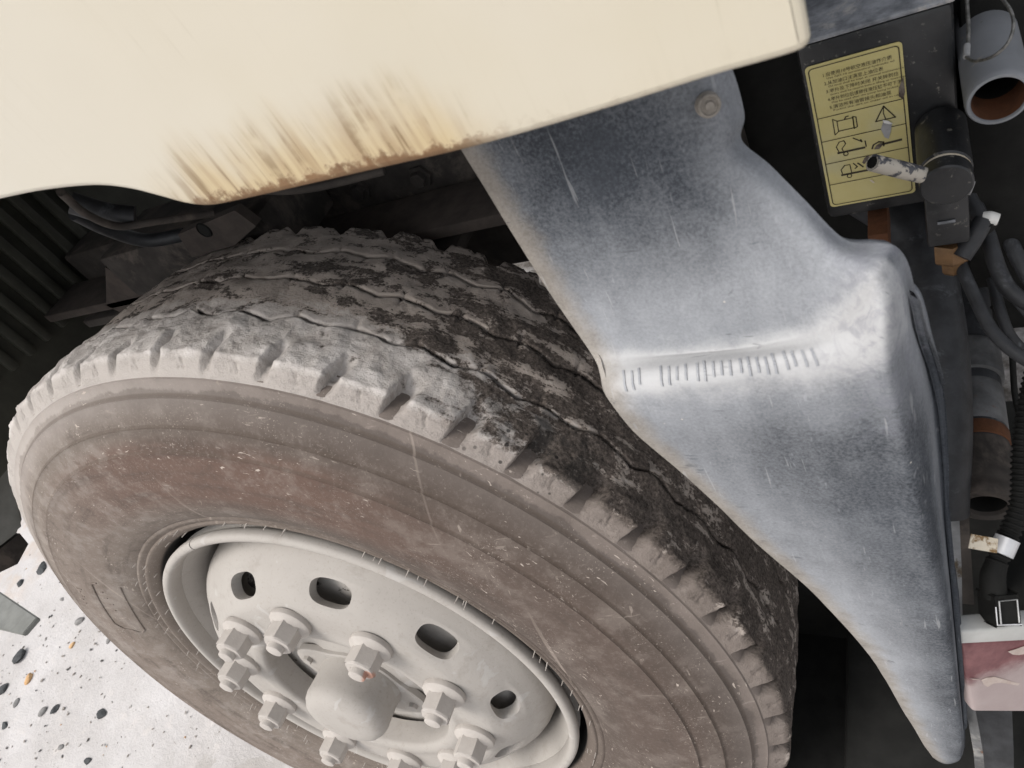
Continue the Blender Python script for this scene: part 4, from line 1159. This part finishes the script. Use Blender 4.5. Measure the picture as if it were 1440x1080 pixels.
# electrical connector with its wire clip
co_ = Vector((0.6757,0.0912,0.6924)); e1 = (Vector((0.6843,0.0948,0.6886)) - co_).normalized(); e2 = (Vector((0.6755,0.0986,0.6991)) - co_).normalized(); e2 = (e2 - e1 * e2.dot(e1)).normalized(); e3 = e1.cross(e2)
CM = Matrix(((e1.x, e3.x, e2.x, co_.x), (e1.y, e3.y, e2.y, co_.y), (e1.z, e3.z, e2.z, co_.z), (0, 0, 0, 1)))
conn = box('connector', (-.0085, -.008, -.011), (.0085, .008, .010), M_BLACK, cd, .0012, CM)
box('connector_latch', (-.0050, -.0098, -.0078), (.0050, -.0078, .004), M_BLACK, cd, .0006, CM)
fr = -1 if (CM @ Vector((0, 1, 0)) - Vector((0.6526,-0.1705,1.2601))).length > (CM @ Vector((0, -1, 0)) - Vector((0.6526,-0.1705,1.2601))).length else 1
tube('wire_clip', [CM @ Vector((x, fr * .0102, z)) for x, z in ((.0066, -.0090), (.0066, .0068), (-.0060, .0068), (-.0060, -.0090))], .0006, M_SLEEVE2, cd, 8, 1)
tube('wire_clip', [CM @ Vector((x, fr * .0100, z)) for x, z in ((-.0085, .003), (-.0085, -.0095), (.0085, -.0105))], .0005, M_SILVER, cd, 8, 1)

# ------------------------------------------------------------------ marker lamp and its brackets
lo_ = [Vector((0.6513,0.0628,0.6869)), Vector((0.7176,0.0974,0.6327)), Vector((0.7254,0.0808,0.5256)), Vector((0.6556,0.05,0.586))]
def slab(name, q, th, m, parent, bev=.002, cuts=0):
    n = (q[1] - q[0]).cross(q[3] - q[0]).normalized()
    if n.dot(Vector((0.6526,-0.1705,1.2601)) - q[0]) < 0: n = -n
    bm = bmesh.new()
    f = [bm.verts.new(p) for p in q]; k = [bm.verts.new(p - n * th) for p in q]
    bm.faces.new(f); bm.faces.new(k[::-1])
    for i in range(4): j = (i + 1) % 4; bm.faces.new((f[i], k[i], k[j], f[j]))
    bmesh.ops.bevel(bm, geom=list(bm.edges), offset=bev, segments=3, affect='EDGES', profile=.5)
    if cuts: bmesh.ops.subdivide_edges(bm, edges=bm.edges, cuts=cuts, use_grid_fill=True)
    return bm_obj(name, bm, m, parent, True, 40), n
lamp = empty('marker_lamp', lo_[0], truck)
L0 = Vector(lamp.location)
lens, ln = slab('red_lens', [p - L0 for p in lo_], .012, M_LENS, lamp, .0035)
bm = bmesh.new(); bm.from_mesh(lens.data)
bmesh.ops.subdivide_edges(bm, edges=bm.edges, cuts=12, use_grid_fill=True)
bm.to_mesh(lens.data); bm.free()
at = lens.data.attributes.new('worn', 'FLOAT', 'POINT')
dv = (lo_[3] - lo_[0]); du_ = (lo_[1] - lo_[0])
at.data.foreach_set('value', [max(0, min(1, (v.co.dot(dv) / dv.length_squared) - .10 * (v.co.dot(du_) / du_.length_squared) + .0)) for v in lens.data.vertices])
lens.data.set_sharp_from_angle(angle=math.radians(40))
ba = [Vector((0.6514,0.0654,0.7015)), Vector((0.7174,0.1019,0.6495)), Vector((0.718,0.0985,0.6288)), Vector((0.6508,0.0637,0.6833))]
slab('lamp_base', [p - L0 for p in ba], .014, M_PLATE, lamp, .002)
bt = [Vector((0.6534,0.0725,0.6938)), Vector((0.7186,0.109,0.6423)), Vector((0.7177,0.1031,0.6456)), Vector((0.6531,0.068,0.6947))]
slab('base_gasket', [p - L0 for p in bt], .012, M_GREYBR, lamp, .001)
# torn film on the lens
def flake(pts, dep):
    q = [Vector(p) - L0 for p in pts]
    k = len(q); off = ln * .0012
    mesh_obj('peeling_film', [p + off * .6 for p in q] + [p + off for p in q], [tuple(range(k, 2 * k))] + [(i, (i + 1) % k, k + (i + 1) % k, k + i) for i in range(k)], M_FILM, lamp, False)
def lens_at(u, v): return lo_[0] + (lo_[1] - lo_[0]) * u + (lo_[3] - lo_[0]) * v
flake([lens_at(u, v) for u, v in ((.13, .50), (.18, .47), (.26, .46), (.34, .50), (.45, .56), (.62, .63), (.62, .66), (.45, .60), (.32, .55), (.24, .555), (.18, .60), (.15, .57))], 0)
flake([lens_at(u, v) for u, v in ((.42, .12), (.48, .10), (.58, .06), (.66, .08), (.66, .15), (.52, .17), (.46, .16))], 0)
flake([lens_at(u, v) for u, v in ((.02, .46), (.06, .47), (.12, .485), (.06, .482))], 0)

def strip(name, pts, wd, th, m):
    """narrow bent metal strip"""
    A = np.array(pts, float)
    L_ = A - np.array([wd / 2, 0, 0]); R2 = A + np.array([wd / 2, 0, 0])
    V = []
    for l, r in zip(L_, R2): V += [l, r, r + np.array([0, th, 0]), l + np.array([0, th, 0])]
    F = []
    for i in range(len(A) - 1):
        for k in range(4): F.append((i * 4 + k, i * 4 + (k + 1) % 4, i * 4 + 4 + (k + 1) % 4, i * 4 + 4 + k))
    F += [(0, 1, 2, 3), tuple(len(V) - 4 + k for k in range(4))]
    return mesh_obj(name, V, F, m, truck, True, 30)
strip('lamp_bracket', [(0.6537,0.1634,0.6806), (0.6527,0.1303,0.6676), (0.6504,0.0958,0.6466)], .0060, .004, M_GREYBR)
strip('lamp_bracket', [(0.6493,0.0962,0.64), (0.6488,0.0867,0.6288)], .0050, .003, M_PUMPTOP)
strip('support_strap', [(0.6535,0.0748,0.5393), (0.6557,0.0617,0.5181), (0.6577,0.046,0.4946), (0.6579,0.0263,0.4614)], .0070, .004, M_SLEEVE)
strip('support_post', [(0.6722,0.1055,0.4577), (0.6713,0.0766,0.4171), (0.6693,0.0418,0.3564)], .030, .02, M_HOSE)
strip('rusty_hanger', [(0.6612,0.2324,0.6735), (0.6594,0.1779,0.6263), (0.659,0.1424,0.5794)], .0085, .006, M_INNER)

# ------------------------------------------------------------------ dark parts and added dark blocks round and under the wheel arch
box('added_dark_panel', (.28, .292, .05), (.70, .300, HUB_Z - .06), M_BLACK, truck, .001)  # made-up black panel, keeps the view behind the tyre dark
box('added_dark_slab', (.375, .03, .03), (.522, .60, .10), M_BLACK, truck, .004)  # made-up low slab, added to blacken the bright ground behind the tyre
box('added_dark_box', (.524, .045, .02), (1.25, .60, HUB_Z - .25), M_BLACK, truck, .01)  # made-up black box, added for the darkness below the mudguard
box('frame_rail', (-.60, .46, HUB_Z + .247), (.50, .53, HUB_Z + .43), M_INNER, truck, .006)
box('engine_block', (.30, .54, HUB_Z - .05), (1.0, .95, HUB_Z + .66), M_BLACK, truck, .02)
box('rear_crossmember', (.40, .50, HUB_Z + .12), (1.0, .536, HUB_Z + .62), M_BLACK, truck, .01)
# ribbed liner ahead of the wheel
liner = box('arch_liner', (-.665, -.06, HUB_Z + .27), (-.62, 1.15, HUB_Z + .72), M_LINER, truck, .01)
for k in range(13):
    yy = .12 + k * .036
    box('liner_rib', (-.6205, yy, HUB_Z + .38 - .004 * k), (-.608, yy + .017, HUB_Z + .66), M_LINER, liner, .004)
# spring hanger, brackets and shackle seen in the gloom above the tyre
box('spring_hanger', (-.30, .34, HUB_Z + .40), (.02, .45, HUB_Z + .47), M_INNER, truck, .006)
box('spring_leaf', (-.60, .36, HUB_Z + .375), (.35, .44, HUB_Z + .39), M_BRKT, truck, .003)
box('spring_leaf', (-.52, .36, HUB_Z + .350), (.22, .44, HUB_Z + .365), M_INNER, truck, .003)
tube('brake_pipe', [(0.0767,0.16,1.1543), (0.0448,0.18,1.1248), (0.0325,0.2,1.0971), (0.0475,0.22,1.082), (0.0703,0.26,1.0541)], .0035, M_INNER, truck, 12, 8)
tube('brake_pipe', [(0.1457,0.24,1.0814), (0.1626,0.26,1.0572), (0.1884,0.28,1.04), (0.2445,0.3,1.0274)], .004, M_INNER, truck, 12, 8)
tube('brake_hose', [(-0.109,0.26,1.0976), (-0.1213,0.28,1.0625), (-0.1137,0.3,1.0272), (-0.0785,0.32,1.0106)], .008, M_HOSE, truck, 12, 8)
for bp in ((-0.0443,0.455,0.9385), (0.0585,0.455,0.935), (0.1494,0.455,0.9301)):
    bp = Vector(bp); lathe('rail_bolt', [(0, -.008), (.009, -.008), (.0098, -.007), (.0098, .0), (.015, .0), (.015, .004)], M_INNER, truck, 6, mat=Matrix.Translation(bp), sharp=20)
tube('wiring_loom', [(0.0064,0.2,1.13), (0.0187,0.21,1.1069), (0.0322,0.22,1.0915)], .010, M_HOSE, truck, 12, 6)
pb = [Vector((-0.0588,0.3,1.0231)), Vector((0.0464,0.3,1.0313)), Vector((0.0562,0.3,1.0083)), Vector((0.0063,0.3,0.9931)), Vector((-0.07,0.3,0.9917))]
bm = bmesh.new()
A_ = [bm.verts.new(p) for p in pb]; B_ = [bm.verts.new(p + Vector((0, .012, 0))) for p in pb]
bm.faces.new(A_); bm.faces.new(B_[::-1])
for i in range(5): bm.faces.new((A_[i], B_[i], B_[(i + 1) % 5], A_[(i + 1) % 5]))
brk = bm_obj('damper_bracket', bm, M_BRKT, truck, True, 30)
hc = Vector((-0.0159,0.2995,1.0197))
lathe('bracket_hole', [(0, .0), (.0075, .0), (.0085, -.0012), (.0095, .0005)], M_BLACK, brk, 24, mat=Matrix.Translation(hc))
sb = [Vector((-0.3361,0.36,0.9759)), Vector((-0.3228,0.36,0.9514)), Vector((-0.2578,0.36,0.9492)), Vector((-0.2599,0.36,0.9281)), Vector((-0.4074,0.36,0.8966)), Vector((-0.4207,0.36,0.9144))]
bm = bmesh.new()
A_ = [bm.verts.new(p) for p in sb]; B_ = [bm.verts.new(p + Vector((0, .012, 0))) for p in sb]
bm.faces.new(A_); bm.faces.new(B_[::-1])
for i in range(6): bm.faces.new((A_[i], B_[i], B_[(i + 1) % 6], A_[(i + 1) % 6]))
bm_obj('shield_plate', bm, M_BRKT, truck, True, 30)

# grey step corner ahead of the wheel
sc_ = [(-0.74,0.1463,0.8362), (-0.74,0.1731,0.7537), (-0.74,0.1092,0.6817), (-0.74,0.0962,0.6774), (-0.74,0.057,0.6887), (-0.74,0.0003,0.7224)]
bm = bmesh.new()
A_ = [bm.verts.new(p) for p in sc_]; B_ = [bm.verts.new(Vector(p) + Vector((-.22, 0, 0))) for p in sc_]
bm.faces.new(A_); bm.faces.new(B_[::-1])
for i in range(6): bm.faces.new((A_[i], B_[i], B_[(i + 1) % 6], A_[(i + 1) % 6]))
bmesh.ops.bevel(bm, geom=list(bm.edges), offset=.006, segments=2, affect='EDGES')
stp = bm_obj('front_step', bm, M_STEP, truck, True, 40)
un = [(-0.75,-0.0031,0.715), (-0.75,0.0567,0.6831), (-0.75,0.093,0.6722), (-0.75,0.085,0.6487), (-0.75,0.0494,0.6428), (-0.75,0.0252,0.6587), (-0.75,-0.0258,0.6973)]
bm = bmesh.new()
A_ = [bm.verts.new(p) for p in un]; B_ = [bm.verts.new(Vector(p) + Vector((-.20, 0, 0))) for p in un]
bm.faces.new(A_); bm.faces.new(B_[::-1])
for i in range(7): bm.faces.new((A_[i], B_[i], B_[(i + 1) % 7], A_[(i + 1) % 7]))
bm_obj('step_underside', bm, M_INNER, stp, True, 40)
zp = HUB_Z - .12
a, b, c_, d_ = Vector((-1.4613,0.0942,0.41)), Vector((-1.0451,0.0232,0.41)), Vector((-1.0565,-0.016,0.41)), Vector((-1.3648,-0.0145,0.41))
k = Vector((0, 0, -.012))
bm = bmesh.new()
A_ = [bm.verts.new(p) for p in (a, b, c_, d_)]; B_ = [bm.verts.new(p + k) for p in (a, b, c_, d_)]
bm.faces.new(A_); bm.faces.new(B_[::-1])
for i in range(4): bm.faces.new((A_[i], B_[i], B_[(i + 1) % 4], A_[(i + 1) % 4]))
bmesh.ops.bevel(bm, geom=list(bm.edges), offset=.002, segments=2, affect='EDGES')
bm_obj('step_plate', bm, M_STEP, stp, True, 40)
e_ = Vector(sc_[5])
strip_ = [((a + d_) / 2) + Vector((0, 0, -.006)), Vector(((a.x + d_.x) / 2, (a.y + d_.y) / 2, e_.z + .02)), e_ + Vector((-.08, 0, .03))]
sb_ = tube('step_bracket', strip_, .010, M_STEP, stp, 10, 1)
